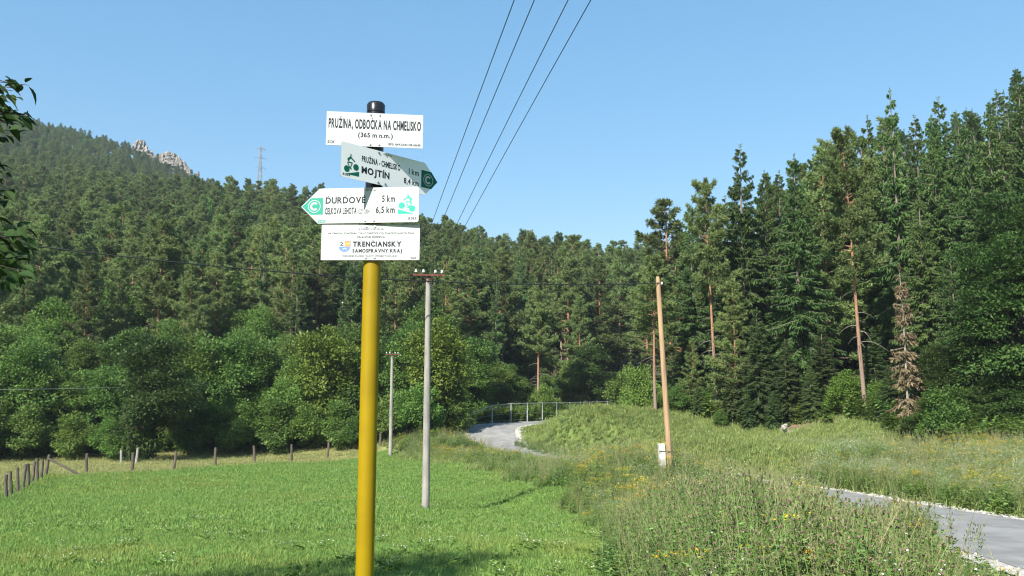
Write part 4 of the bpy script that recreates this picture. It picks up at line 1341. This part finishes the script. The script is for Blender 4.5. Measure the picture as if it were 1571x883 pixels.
# ------------------------------------------------------------------ lattice pylon on the saddle
px_, py_, _ = spot(395, 330)
pz = ground_z(px_, py_)
pt = unproject(395, 224, 330)
H = pt.z - pz
py = obj("lattice_pylon", None, loc=(px_, py_, pz), rot=(0, 0, 0.5)); tag(py, "distant steel lattice pylon rising above the pines left of the signs", "pylon")
M['steel'] = plain('pylon steel', (0.20, 0.21, 0.22), 0.6, 0.2)
def wid(t): return 2.6 * (1 - t) + 0.75 if t < 0.45 else np.interp(t, [0.45, 1.0], [2.18, 0.5])
lv = np.linspace(0, 1, 15)
for cx_, cy_ in ((1, 1), (1, -1), (-1, -1), (-1, 1)):
    b = MB(); add_tubes(b, [(cx_ * wid(t) * 0.5, cy_ * wid(t) * 0.5, t * H) for t in lv], np.full(15, 0.09), 4)
    obj("leg", b.mesh("leg", [M['steel']]), py)
cr = MB()
for k in range(14):
    w0, w1, z0, z1 = wid(lv[k]) / 2, wid(lv[k + 1]) / 2, lv[k] * H, lv[k + 1] * H
    for f in range(4):
        R4 = np.array([[math.cos(f * math.pi / 2), -math.sin(f * math.pi / 2), 0], [math.sin(f * math.pi / 2), math.cos(f * math.pi / 2), 0], [0, 0, 1]])
        for s in (-1, 1):
            add_tubes(cr, np.array([(s * w0, w0, z0), (-s * w1, w1, z1)]) @ R4.T, [0.05, 0.05], 3)
obj("bracing", cr.mesh("bracing", [M['steel']]), py)
for t, L in ((0.97, 1.9), (0.87, 2.6), (0.77, 2.1)):
    b = MB()
    for s in (-1, 1):
        add_tubes(b, [(0, 0.2, t * H + 0.6), (s * L, 0, t * H)], [0.06, 0.05], 3); add_tubes(b, [(0, -0.2, t * H), (s * L, 0, t * H)], [0.06, 0.05], 3)
        add_tubes(b, [(s * L, 0, t * H), (s * L, 0, t * H - 1.1)], [0.07, 0.07], 4)
    obj("crossarm", b.mesh("crossarm", [M['steel']]), py)

# ------------------------------------------------------------------ limestone crags on the ridge
M['crag'] = plain('crag limestone', (0.27, 0.25, 0.22), 0.95, noise=0.5, nscale=0.5, bump=1.0, col2=(0.10, 0.092, 0.08), stretch=(1, 1, 0.4))
def crag_mesh(seed, w, d, h):
    """a broken limestone rib: jittered block with ledges"""
    r = np.random.RandomState(seed)
    b = MB(); n, m = 16, 9
    V = []
    lob = 1 + 0.35 * np.sin(np.arange(n) * 2 * math.pi / n * 3 + r.rand() * 6) + 0.25 * r.normal(size=n)
    lob = np.clip(lob, 0.75, 1.3)
    for j in range(m):
        t = j / (m - 1)
        ledge = 1 - 0.55 * t ** 2.2 - 0.12 * (j % 3 == 2)
        sh = r.normal(size=2) * 0.08 * w
        for i in range(n):
            a = i / n * 6.2832
            rr = ledge * lob[i] * (0.88 + 0.25 * r.rand())
            V.append((math.cos(a) * w * rr + sh[0], math.sin(a) * d * rr + sh[1], t * h * (0.75 + 0.25 * lob[i] + 0.12 * r.rand()) - 3.0))
    V = np.array(V); idx = np.arange(n * m).reshape(m, n)
    a_, b_ = idx[:-1], idx[1:]
    b.add(V, np.stack([a_, np.roll(a_, -1, 1), np.roll(b_, -1, 1), b_], -1).reshape(-1, 4))
    c0 = V[idx[-1]].mean(0) + np.array([0, 0, h * 0.08])
    b.add(np.vstack([V[idx[-1]], c0]), np.array([(i, (i + 1) % n, n) for i in range(n)]))
    return b.mesh("rock", [M['crag']])
cg = obj("rock_outcrop", None); tag(cg, "pale limestone crags breaking out of the wooded ridge", "rock outcrop")
for k, (px, row, w, h) in enumerate([(211, 222, 1.8, 4.0), (217, 224, 2.4, 5.0), (223, 231, 2.2, 4.5), (231, 238, 2.0, 4), (237, 243, 1.8, 3.5), (249, 240, 2.0, 3), (257, 241, 2.8, 4.5), (264, 243, 2.8, 4.5), (271, 247, 2.4, 4.5), (278, 252, 2.0, 4.5), (284, 257, 1.7, 4.5), (289, 263, 1.5, 4), (303, 270, 1.0, 4), (40, 258, 2.6, 3)]):
    p = unproject(px, row, 436)
    p.z -= 0.9
    obj("rock", crag_mesh(40 + k, w * 1.1, w * 0.9, h * 0.72 + 3), cg, tuple(p), (0, 0.18, k))
M['heapstone'] = plain('heap stone', (0.40, 0.38, 0.34), 0.95, noise=0.5, nscale=6, bump=0.5)
HEAP = [stone_mesh(9 + q, M['heapstone']) for q in range(3)]
rp = obj("stone_heap", None); tag(rp, "small heap of pale stones at the forest foot below the spruces", "stones")
x, y, z = spot(1206, 50)
for k in range(9):
    o = obj("stone", HEAP[k % 3], rp, (x + RS.normal() * 0.22, y + RS.normal() * 0.2, z + 0.05 + 0.45 * RS.rand() * (k > 2)), tuple(RS.rand(3) * 6)); o.scale = tuple(0.12 + 0.10 * RS.rand(3))
# ------------------------------------------------------------------ signpost
CARON = {'Ž': 'Z', 'Č': 'C', 'Ď': 'D', 'Š': 'S', 'Ť': 'T'}
ACUTE = {'Í': 'I', 'É': 'E', 'Á': 'A', 'Ý': 'Y', 'Ú': 'U'}


def text(mb, s, x0, x1, base, cap, unit, W, Hh, bold=0.0, mat=0, y=-0.0018):
    """letters fitted between x0 and x1; sizes in sign units, y down from the sign's top edge"""
    vs_, fs_, x, n = [], [], 0.0, 0
    for ch in s:
        if ch == ' ': x += 0.30; continue
        bch = CARON.get(ch, ACUTE.get(ch, ch))
        v, f = glyph(bch, round(bold * 1.25 + 0.012, 4))
        lo, hi = v[:, 0].min(), v[:, 0].max()
        v = v - np.array([lo, 0, 0])
        w = hi - lo
        vs_.append(v + np.array([x, 0, 0])); fs_.append(f + n); n += len(v)
        cxm = x + w / 2
        if ch in CARON:
            q = np.array([(cxm - .17, .90, 0), (cxm - .08, .90, 0), (cxm, .81, 0), (cxm + .08, .90, 0), (cxm + .17, .90, 0), (cxm, .74, 0)])
            vs_.append(q); fs_.append(np.array([(0, 5, 2), (0, 2, 1), (2, 5, 4), (2, 4, 3)]) + n); n += 6
        if ch in ACUTE:
            q = np.array([(cxm - .05, .74, 0), (cxm + .04, .74, 0), (cxm + .17, .90, 0), (cxm + .04, .90, 0)])
            vs_.append(q); fs_.append(np.array([(0, 1, 2), (0, 2, 3)]) + n); n += 4
        x += w + (0.085 if ch not in ',.' else 0.10)
    v = np.vstack(vs_); f = np.vstack(fs_)
    wx = v[:, 0].max()
    X = (x0 + v[:, 0] / wx * (x1 - x0)) * unit - W / 2
    Z = Hh / 2 - (base - v[:, 1] / 0.682 * cap) * unit
    mb.add(np.column_stack([X, np.full(len(v), y), Z]), f, mat)


def disc(c, r, n=24, a0=0, a1=6.28318):
    return [(c[0] + r * math.cos(a0 + (a1 - a0) * i / n), c[1] + r * math.sin(a0 + (a1 - a0) * i / n)) for i in range(n)]


def ring(mb, c, r0, r1, a0, a1, tr, y, mat, n=28):
    a = np.linspace(a0, a1, n)
    P = [tr((c[0] + r0 * math.cos(t), c[1] + r0 * math.sin(t))) for t in a] + [tr((c[0] + r1 * math.cos(t), c[1] + r1 * math.sin(t))) for t in a]
    V = np.array([(p[0], y, p[1]) for p in P])
    F = np.array([(i, i + 1, n + i + 1, n + i) for i in range(n - 1)])
    mb.add(V, F, mat)


def bar(mb, p, q, w, tr, y, mat):
    p, q = np.array(p, float), np.array(q, float); d = q - p; d /= np.linalg.norm(d); s = np.array([-d[1], d[0]]) * w / 2
    add_poly(mb, [tr(t) for t in (p + s, q + s, q - s, p - s)], y, mat)


U = 0.39 / 893
M['signwhite'] = plain('white sign enamel', (0.44, 0.45, 0.46), 0.5, spec=0.15)
M['signwhite2'] = plain('lightened white sign enamel', (0.78, 0.79, 0.80), 0.5, spec=0.15)  # same white, lightened in colour because this plate turns away from the sun
M['signback'] = plain('bare sign metal', (0.45, 0.46, 0.47), 0.4, 0.6)
M['ink'] = plain('dark sign print', (0.022, 0.026, 0.034), 0.4, spec=0.15)
M['ink2'] = plain('glare-greyed sign print', (0.05, 0.06, 0.075), 0.4, spec=0.15)  # dark print with the left arrow's glare mixed into its colour
M['green'] = plain('green sign print', (0.004, 0.115, 0.075), 0.35, spec=0.15)
M['teal'] = plain('glare-lightened green sign print', (0.035, 0.27, 0.20), 0.35, spec=0.15)  # same green as the right arrow, lightened to carry glare
M['mint'] = plain('reflex-brightened green sign print', (0.04, 0.50, 0.28), 0.35, spec=0.15)  # green raised in colour to stand for retroreflected light
M['polepaint'] = plain('yellow pole paint', (0.275, 0.185, 0.0015), 0.42, noise=0.18, nscale=7, spec=0.3)
M['blackcap'] = plain('black plastic cap', (0.012, 0.013, 0.016), 0.25)
M['bolt'] = plain('bolt steel', (0.35, 0.36, 0.37), 0.4, 0.7)
M['shieldblue'] = plain('shield blue', (0.10, 0.20, 0.50), 0.4)
M['shieldorange'] = plain('shield orange', (0.55, 0.22, 0.08), 0.4)
M['shieldgold'] = plain('shield gold', (0.75, 0.50, 0.12), 0.4)

PY = 3.36
foot = unproject(565, 520, PY)
ptop = unproject(574, 157, PY)
gzp = ground_z(foot.x, PY)
post = obj("signpost", None, loc=(foot.x, PY, gzp)); tag(post, "yellow tubular signpost with black cap carrying four white cycling signs", "signpost")
hp = ptop.z - gzp
tilt = (ptop.x - foot.x) / (ptop.z - foot.z)
post.rotation_euler = (0, math.atan(tilt), 0)
PR = 0.0355
zs_ = unproject(570, 330, PY).z - gzp
b = MB(); add_lathe(b, [(PR, -0.3), (PR, zs_)], sides=28); obj("pole", b.mesh("pole", [M['polepaint']], smooth=True), post)
b = MB(); add_lathe(b, [(PR - 0.0005, zs_), (PR - 0.0005, hp - 0.04)], sides=28); o = obj("pole_top", b.mesh("pole_top", [M['blackcap']], smooth=True), post); o["label"] = "black top length of the post"  # tube is black from behind the third sign up to the cap
b = MB(); add_lathe(b, [(PR + 0.002, hp - 0.045), (PR + 0.0025, hp - 0.012), (PR - 0.004, hp - 0.003), (PR - 0.014, hp), (0.0, hp + 0.001)], sides=28)
obj("cap", b.mesh("cap", [M['blackcap']], smooth=True), post)


def panel(px, row, pts, W, Hh, yaw, dx, label, off=0.045, face='signwhite'):
    """a flat sign plate; pts outline in sign units (y down)"""
    c = unproject(px, row, PY - 0.05)
    lz = c.z - gzp
    P = [(x * U - W / 2, Hh / 2 - y * U) for x, y in pts]
    b = MB(); n = len(P)
    V = np.array([(x, -0.0015, z) for x, z in P] + [(x, 0.0015, z) for x, z in P])
    b.add(V, np.arange(n)[None, ::-1].copy(), 0)
    b.f.append(((np.arange(n)[None] + n), np.array([1], dtype=np.int32), np.array([0.5], dtype=np.float32)))
    b.f.append((np.array([(i, (i + 1) % n, n + (i + 1) % n, n + i) for i in range(n)]), np.full(n, 1, dtype=np.int32), np.full(n, .5, dtype=np.float32)))
    R_ = Matrix.Rotation(yaw, 3, 'Z')
    loc = R_ @ Vector((dx, -off, 0)); loc.z = lz
    o = obj("sign_panel", b.mesh("sign_panel", [M[face], M['signback']]), post, loc, (0, 0, yaw))
    o["label"] = label
    # clamp behind the plate and bolts through it
    cl = MB()
    for z in (-Hh * 0.40, Hh * 0.40):
        add_box(cl, (-dx, 0.012, z), (0.032, 0.010, 0.007))
    obj("clamp", cl.mesh("clamp", [M['bolt']]), o)
    for z in (-Hh * 0.44, Hh * 0.44):
        for x in (-0.018, 0.018):
            bb = MB(); add_lathe(bb, [(0.0045, 0), (0.0045, 0.0022), (0.0, 0.003)], sides=8)
            obj("bolt", bb.mesh("bolt", [M['bolt']]), o, (x - dx, -0.0015, z), (math.pi / 2, 0, 0))
    return o


def rounded(x0, y0, x1, y1, r):
    out = []
    for cx_, cy_, a in ((x0 + r, y0 + r, 180), (x1 - r, y0 + r, 270), (x1 - r, y1 - r, 0), (x0 + r, y1 - r, 90)):
        for k in range(4):
            t = math.radians(a + k * 30); out.append((cx_ + r * math.cos(t), cy_ + r * math.sin(t)))
    return out


def cyclist(mb, ox, oy, s, mirror, unit, W, Hh, mat, y=-0.00185):
    def tr(p):
        x, z = p
        if mirror: x = 165 - x
        return ((ox + x * s) * unit - W / 2, Hh / 2 - (oy + z * s) * unit)
    k = [0]
    def yy(): k[0] += 1; return y - 0.00002 * k[0]
    for c in ((35, 108), (133, 138)): add_poly(mb, [tr(p) for p in disc(c, 30)], yy(), mat)
    add_poly(mb, [tr(p) for p in ((0, 142), (0, 186), (152, 186))], yy(), mat)
    for p, q, w in (((76, 72), (128, 80), 9), ((76, 72), (98, 128), 9), ((128, 80), (98, 128), 10), ((48, 60), (92, 30), 12), ((88, 22), (126, 55), 20), ((126, 55), (100, 80), 11), ((98, 128), (80, 132), 9)):
        bar(mb, p, q, w, tr, yy(), mat)
    ring(mb, (92, 8), 6, 10, 0, 6.2832, tr, yy(), mat, 14)


def emblem(mb, pts, c, r, unit, W, Hh, mat):
    tr = lambda p: (p[0] * unit - W / 2, Hh / 2 - p[1] * unit)
    add_poly(mb, [tr(p) for p in pts], -0.0018, mat)
    ring(mb, c, r * 0.90, r, 0, 6.2832, tr, -0.0020, 3)
    ring(mb, c, r * 0.36, r * 0.66, 0.75, 5.53, tr, -0.0020, 3)


PRINT = [M['ink'], M['green'], M['ink2'], M['signwhite'], M['teal'], M['mint']]
# 1 place name
W1, H1 = 893 * U, 323 * U
s1 = panel(573, 198.5, rounded(0, 0, 893, 323, 5), W1, H1, math.radians(7), 0.0, "white rectangular panel with the place name, topmost on the post")
b = MB()
text(b, "PRUŽINA, ODBOČKA NA CHMELISKO", 20, 874, 153, 84, U, W1, H1, 0.016)
text(b, "(365 m n.m.)", 293, 613, 235, 42, U, W1, H1, 0.012)
text(b, "SCK", 15, 83, 304, 24, U, W1, H1, 0.01)
text(b, "GPS: N49.02142 E18.46638", 572, 872, 304, 20, U, W1, H1, 0.01)
obj("lettering", b.mesh("lettering", PRINT), s1)
# 2 right-pointing arrow
W2, H2 = 1155 * U, 323 * U
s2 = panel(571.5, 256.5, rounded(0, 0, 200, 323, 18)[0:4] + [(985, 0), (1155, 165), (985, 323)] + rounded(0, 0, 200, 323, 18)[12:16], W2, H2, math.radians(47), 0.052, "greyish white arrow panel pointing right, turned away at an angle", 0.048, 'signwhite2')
b = MB()
cy = MB(); cyclist(cy, 30, 100, 1.02, True, U, W2, H2, 1); obj("cyclist_symbol", cy.mesh("cyclist_symbol", PRINT), s2)
text(b, "PRUŽINA - CHMELISKO", 225, 676, 140, 52, U, W2, H2, 0.016)
text(b, "MOJTÍN", 225, 548, 246, 58, U, W2, H2, 0.022)
text(b, "1 km", 782, 908, 148, 52, U, W2, H2, 0.012)
text(b, "8,4 km", 723, 908, 250, 52, U, W2, H2, 0.012)
text(b, "5313", 18, 100, 304, 20, U, W2, H2, 0.012)
text(b, "«SCK»", 470, 570, 26, 18, U, W2, H2, 0.01)
em = MB(); emblem(em, [(940, 78), (1070, 78), (1150, 165), (1070, 250), (940, 250)], (1030, 166), 62, U, W2, H2, 1); obj("route_emblem", em.mesh("route_emblem", PRINT), s2)
obj("lettering", b.mesh("lettering", PRINT), s2)
# 3 left-pointing arrow
U3 = U
W3, H3 = 1114 * U, 330 * U
r3 = rounded(900, 0, 1114, 330, 18)
s3 = panel(568, 315.0, [(0, 168), (172, 0)] + r3[4:8] + r3[8:12] + [(165, 330)], W3, H3, math.radians(-6), -0.042, "white arrow panel pointing left with bright green cyclist sign", 0.056)
b = MB()
text(b, "ĎURĎOVÉ", 233, 612, 142, 56, U, W3, H3, 0.014, 0)
text(b, "ČELKOVA LEHOTA", 230, 530, 243, 56, U, W3, H3, 0.018, 0)
text(b, "(CZT-2304)", 540, 660, 243, 38, U, W3, H3, 0.004, 2)
text(b, "5 km", 768, 890, 136, 58, U, W3, H3, 0.012, 0)
text(b, "6,5 km", 712, 890, 240, 58, U, W3, H3, 0.014, 0)
text(b, "5313", 1015, 1095, 306, 20, U, W3, H3, 0.012, 2)
text(b, "«SCK»", 600, 700, 26, 18, U, W3, H3, 0.01, 0)
cy = MB(); cyclist(cy, 920, 66, 1.0, False, U, W3, H3, 5); obj("cyclist_symbol", cy.mesh("cyclist_symbol", PRINT), s3)
em = MB(); emblem(em, [(8, 168), (95, 88), (210, 88), (210, 246), (95, 246)], (127, 167), 60, U, W3, H3, 4); obj("route_emblem", em.mesh("route_emblem", PRINT), s3)
add_poly(b, [((x) * U - W3 / 2, H3 / 2 - y * U) for x, y in ((165, 298), (238, 298), (238, 322), (165, 322))], -0.0018, 4)
text(b, "5313", 172, 230, 317, 13, U, W3, H3, 0.01, 3, -0.0020)
obj("lettering", b.mesh("lettering", PRINT), s3)
# 4 sponsor board
W4, H4 = 912 * U, 330 * U
s4 = panel(569, 371.2, rounded(0, 0, 912, 330, 5), W4, H4, math.radians(-2), 0.0, "white rectangular panel with a small coat of arms, lowest on the post", 0.045)
b = MB()
text(b, "SLOVENSKÝ CYKLOKLUB", 345, 575, 50, 15, U, W4, H4, 0.006)
text(b, "NA OBNOVU ZNAČENIA CYKLOTURISTICKÝCH ZNAČKOVANÝCH TRÁS", 60, 860, 89, 16, U, W4, H4, 0.008)
text(b, "FINANČNE PRISPIEVA", 335, 590, 126, 18, U, W4, H4, 0.008)
text(b, "TRENČIANSKY", 295, 745, 203, 43, U, W4, H4, 0.030)
text(b, "SAMOSPRÁVNY KRAJ", 292, 750, 259, 30, U, W4, H4, 0.026)
text(b, "POŠKODENIE ZNAČENIA OHLÁSTE: OFFICE@CYKLOKLUB.SK", 200, 705, 299, 13, U, W4, H4, 0.006)
text(b, "2017", 830, 885, 321, 16, U, W4, H4, 0.01)
obj("lettering", b.mesh("lettering", PRINT), s4)
sh = MB(); tr4 = lambda p: (p[0] * U - W4 / 2, H4 / 2 - p[1] * U)
def sp_(pts, y, m): add_poly(sh, [tr4(p) for p in pts], y, m)
low = [(165, 205)] + [(217.5 + 52.5 * math.cos(t), 205 + 50 * math.sin(t)) for t in np.linspace(math.pi, 0, 12)] + [(270, 205)]
sp_([(163, 150), (218, 150), (218, 205), (163, 205)], -0.0018, 0)
sp_([(218, 150), (272, 150), (272, 205), (218, 205)], -0.0018, 1)
sp_(low, -0.0018, 2)
for p, q, w, m in (((172, 162), (205, 172), 6, 4), ((205, 172), (178, 192), 6, 4), ((178, 192), (210, 198), 6, 4), ((224, 190), (238, 168), 6, 3), ((238, 168), (250, 186), 6, 3), ((250, 186), (266, 166), 6, 3), ((200, 225), (238, 220), 10, 0), ((206, 232), (204, 242), 5, 0), ((232, 230), (234, 242), 5, 0)):
    bar(sh, p, q, w, tr4, -0.0020, m)
for p, q in (((163, 150), (272, 150)), ((163, 150), (163, 205)), ((272, 150), (272, 205))): bar(sh, p, q, 3, tr4, -0.0021, 2)
obj("coat_of_arms", sh.mesh("coat_of_arms", [M['signwhite'], M['shieldorange'], M['shieldblue'], M['shieldgold'], M['ink']]), s4)

# ------------------------------------------------------------------ near tree reaching in at the left edge
tx, ty = -5.15, 3.2
tz = ground_z(tx, ty)
nt_ = obj("leafy_tree", None, loc=(tx, ty, tz)); tag(nt_, "dark leafy branches of a tree just outside the left edge", "tree")
tb = MB()
add_tubes(tb, [(0, 0, -0.3), (0.05, 0.02, 1.0), (0.0, 0.1, 2.2), (0.1, 0.1, 5.6)], [0.15, 0.13, 0.10, 0.04], 9)
obj("trunk", tb.mesh("trunk", [M['barkdark']], smooth=True), nt_)


def leaf_mesh():
    b = MB()
    t = np.array([0, 0.2, 0.45, 0.75, 1.0]); w = np.array([0.03, 0.20, 0.25, 0.15, 0.0]); z = -0.25 * t ** 2
    V = [(a, 0, c - 0.0) for a, c in zip(t, z)] + [(a, q, c + q * 0.35) for a, q, c in zip(t[:-1], w, z)] + [(a, -q, c + q * 0.35) for a, q, c in zip(t[:-1], w, z)]
    F = [(i, i + 1, 6 + i, 5 + i) for i in range(3)] + [(i + 1, i, 9 + i, 10 + i) for i in range(3)]
    b.add(V, F)
    b.f.append((np.array([(3, 4, 8), (4, 3, 12)]), np.zeros(2, dtype=np.int32), np.full(2, .5, dtype=np.float32)))
    return b.mesh("leaf", [M['nearleaf']])


LEAF = leaf_mesh()
# hidden bulk of the crown
n_cl = 150
d = rand_dirs(n_cl); c = d * (0.45 + 0.55 * RS.rand(n_cl, 1) ** 0.5) * np.array([1.5, 1.6, 2.4]) + np.array([-0.05, -0.1, 4.0])
cb = MB()
bi = np.repeat(np.arange(n_cl), 85)
p = c[bi] + RS.normal(size=(len(bi), 3)) * 0.22
wp = p + np.array([tx, ty, tz])
keep = (wp[:, 0] < -0.613 * wp[:, 1] - 0.10)
p = p[keep]
D = nrm(nrm(p - np.array([0, 0, 3.0])) + 0.8 * RS.normal(size=p.shape) + np.array([0, 0, -0.4])); S = nrm(np.cross(D, np.array([0, 0, 1.0]) + 0.6 * RS.normal(size=D.shape)))
L = 0.10 * (0.7 + 0.6 * RS.rand(len(p)))
add_kites(cb, p, D, S, L, L * 0.5)
cr_ = obj("crown", cb.mesh("crown", [M['nearleaf']]), nt_); cr_["kind"] = "stuff"
lim = MB(); k = np.linspace(0, 1, 5)
P = np.array([0.03, 0.08, 1.9])[None, None] * (1 - k)[None, :, None] + c[:, None] * k[None, :, None]
P[:, :, 2] += 0.25 * np.sin(k * 3.1416)[None]
P += RS.normal(size=P.shape) * 0.03
wl = P[:, -1] + np.array([tx, ty, tz])
P = P[wl[:, 0] < -0.613 * wl[:, 1] - 0.05]
add_tubes(lim, P, np.repeat((0.022 * (1 - 0.85 * k))[None], len(P), 0), 4)
obj("limbs", lim.mesh("limbs", [M['barkdark']]), nt_)
# twigs that reach into the picture, with single leaves
n_leaf = 0
for rows, n_tw, reach in (((112, 195), 15, 60), ((190, 290), 8, 16), ((340, 418), 20, 56), ((290, 345), 4, 16)):
    for q in range(n_tw):
        Yt = 3.9 + 0.5 * RS.rand()
        r0 = rows[0] + (rows[1] - rows[0]) * RS.rand()
        reach_q = reach * (0.35 + 0.65 * RS.rand())
        e = np.array(unproject(reach_q - 14, r0 + 8, Yt)) - np.array([tx, ty, tz])
        s0 = np.array(unproject(-330, r0 + 30 * RS.normal(), Yt - 0.2)) - np.array([tx, ty, tz])
        m_ = (s0 + e) / 2 + np.array([0, 0, 0.07])
        t = np.linspace(0, 1, 7)[:, None]
        C = s0 * (1 - t) ** 2 + 2 * m_ * t * (1 - t) + e * t ** 2
        tw = MB(); add_tubes(tw, C, 0.007 * (1.1 - t[:, 0]) + 0.001, 4)
        obj("branch", tw.mesh("branch", [M['barkdark']]), nt_)
        for v in np.linspace(0.45, 1.0, 15):
            pp = np.array([np.interp(v, t[:, 0], C[:, i]) for i in range(3)]) + RS.normal(size=3) * 0.02
            dd = (e - s0) / np.linalg.norm(e - s0)
            a = RS.normal()
            dr = Vector(dd * 0.7 + np.array([RS.normal() * 0.3, RS.normal() * 0.6, RS.normal() * 0.45 - 0.25]))
            o = obj("leaf", LEAF, nt_, tuple(pp))
            o.rotation_euler = (dr.to_track_quat('X', 'Z') @ Matrix.Rotation(RS.normal() * 0.7, 3, 'X').to_quaternion()).to_euler()
            sz = 0.082 * (0.65 + 0.6 * RS.rand()); o.scale = (sz, sz, sz)
            n_leaf += 1
print("near leaves", n_leaf)

# ------------------------------------------------------------------ air
hz = MB(); zlo, zhi = GZ.min() - 1.5, max(GZ.max() + 16, 175)
add_box(hz, (0, (gy[0] + gy[-1]) / 2, (zlo + zhi) / 2), (gx[-1] + 5, (gy[-1] - gy[0]) / 2 + 5, (zhi - zlo) / 2))
m = bpy.data.materials.new("haze"); m.use_nodes = True
m.node_tree.nodes.clear()
ho = m.node_tree.nodes.new("ShaderNodeOutputMaterial"); hv = m.node_tree.nodes.new("ShaderNodeVolumePrincipled")
hv.inputs["Color"].default_value = (0.72, 0.86, 1.0, 1); hv.inputs["Density"].default_value = 0.00020; hv.inputs["Anisotropy"].default_value = 0.0
m.node_tree.links.new(hv.outputs[0], ho.inputs["Volume"])
haze = obj("haze", hz.mesh("haze", [m])); tag(haze, "thin bluish summer haze filling the valley", "haze", kind="stuff")
print("tris", sum(len(me.polygons) for me in bpy.data.meshes) * 2)
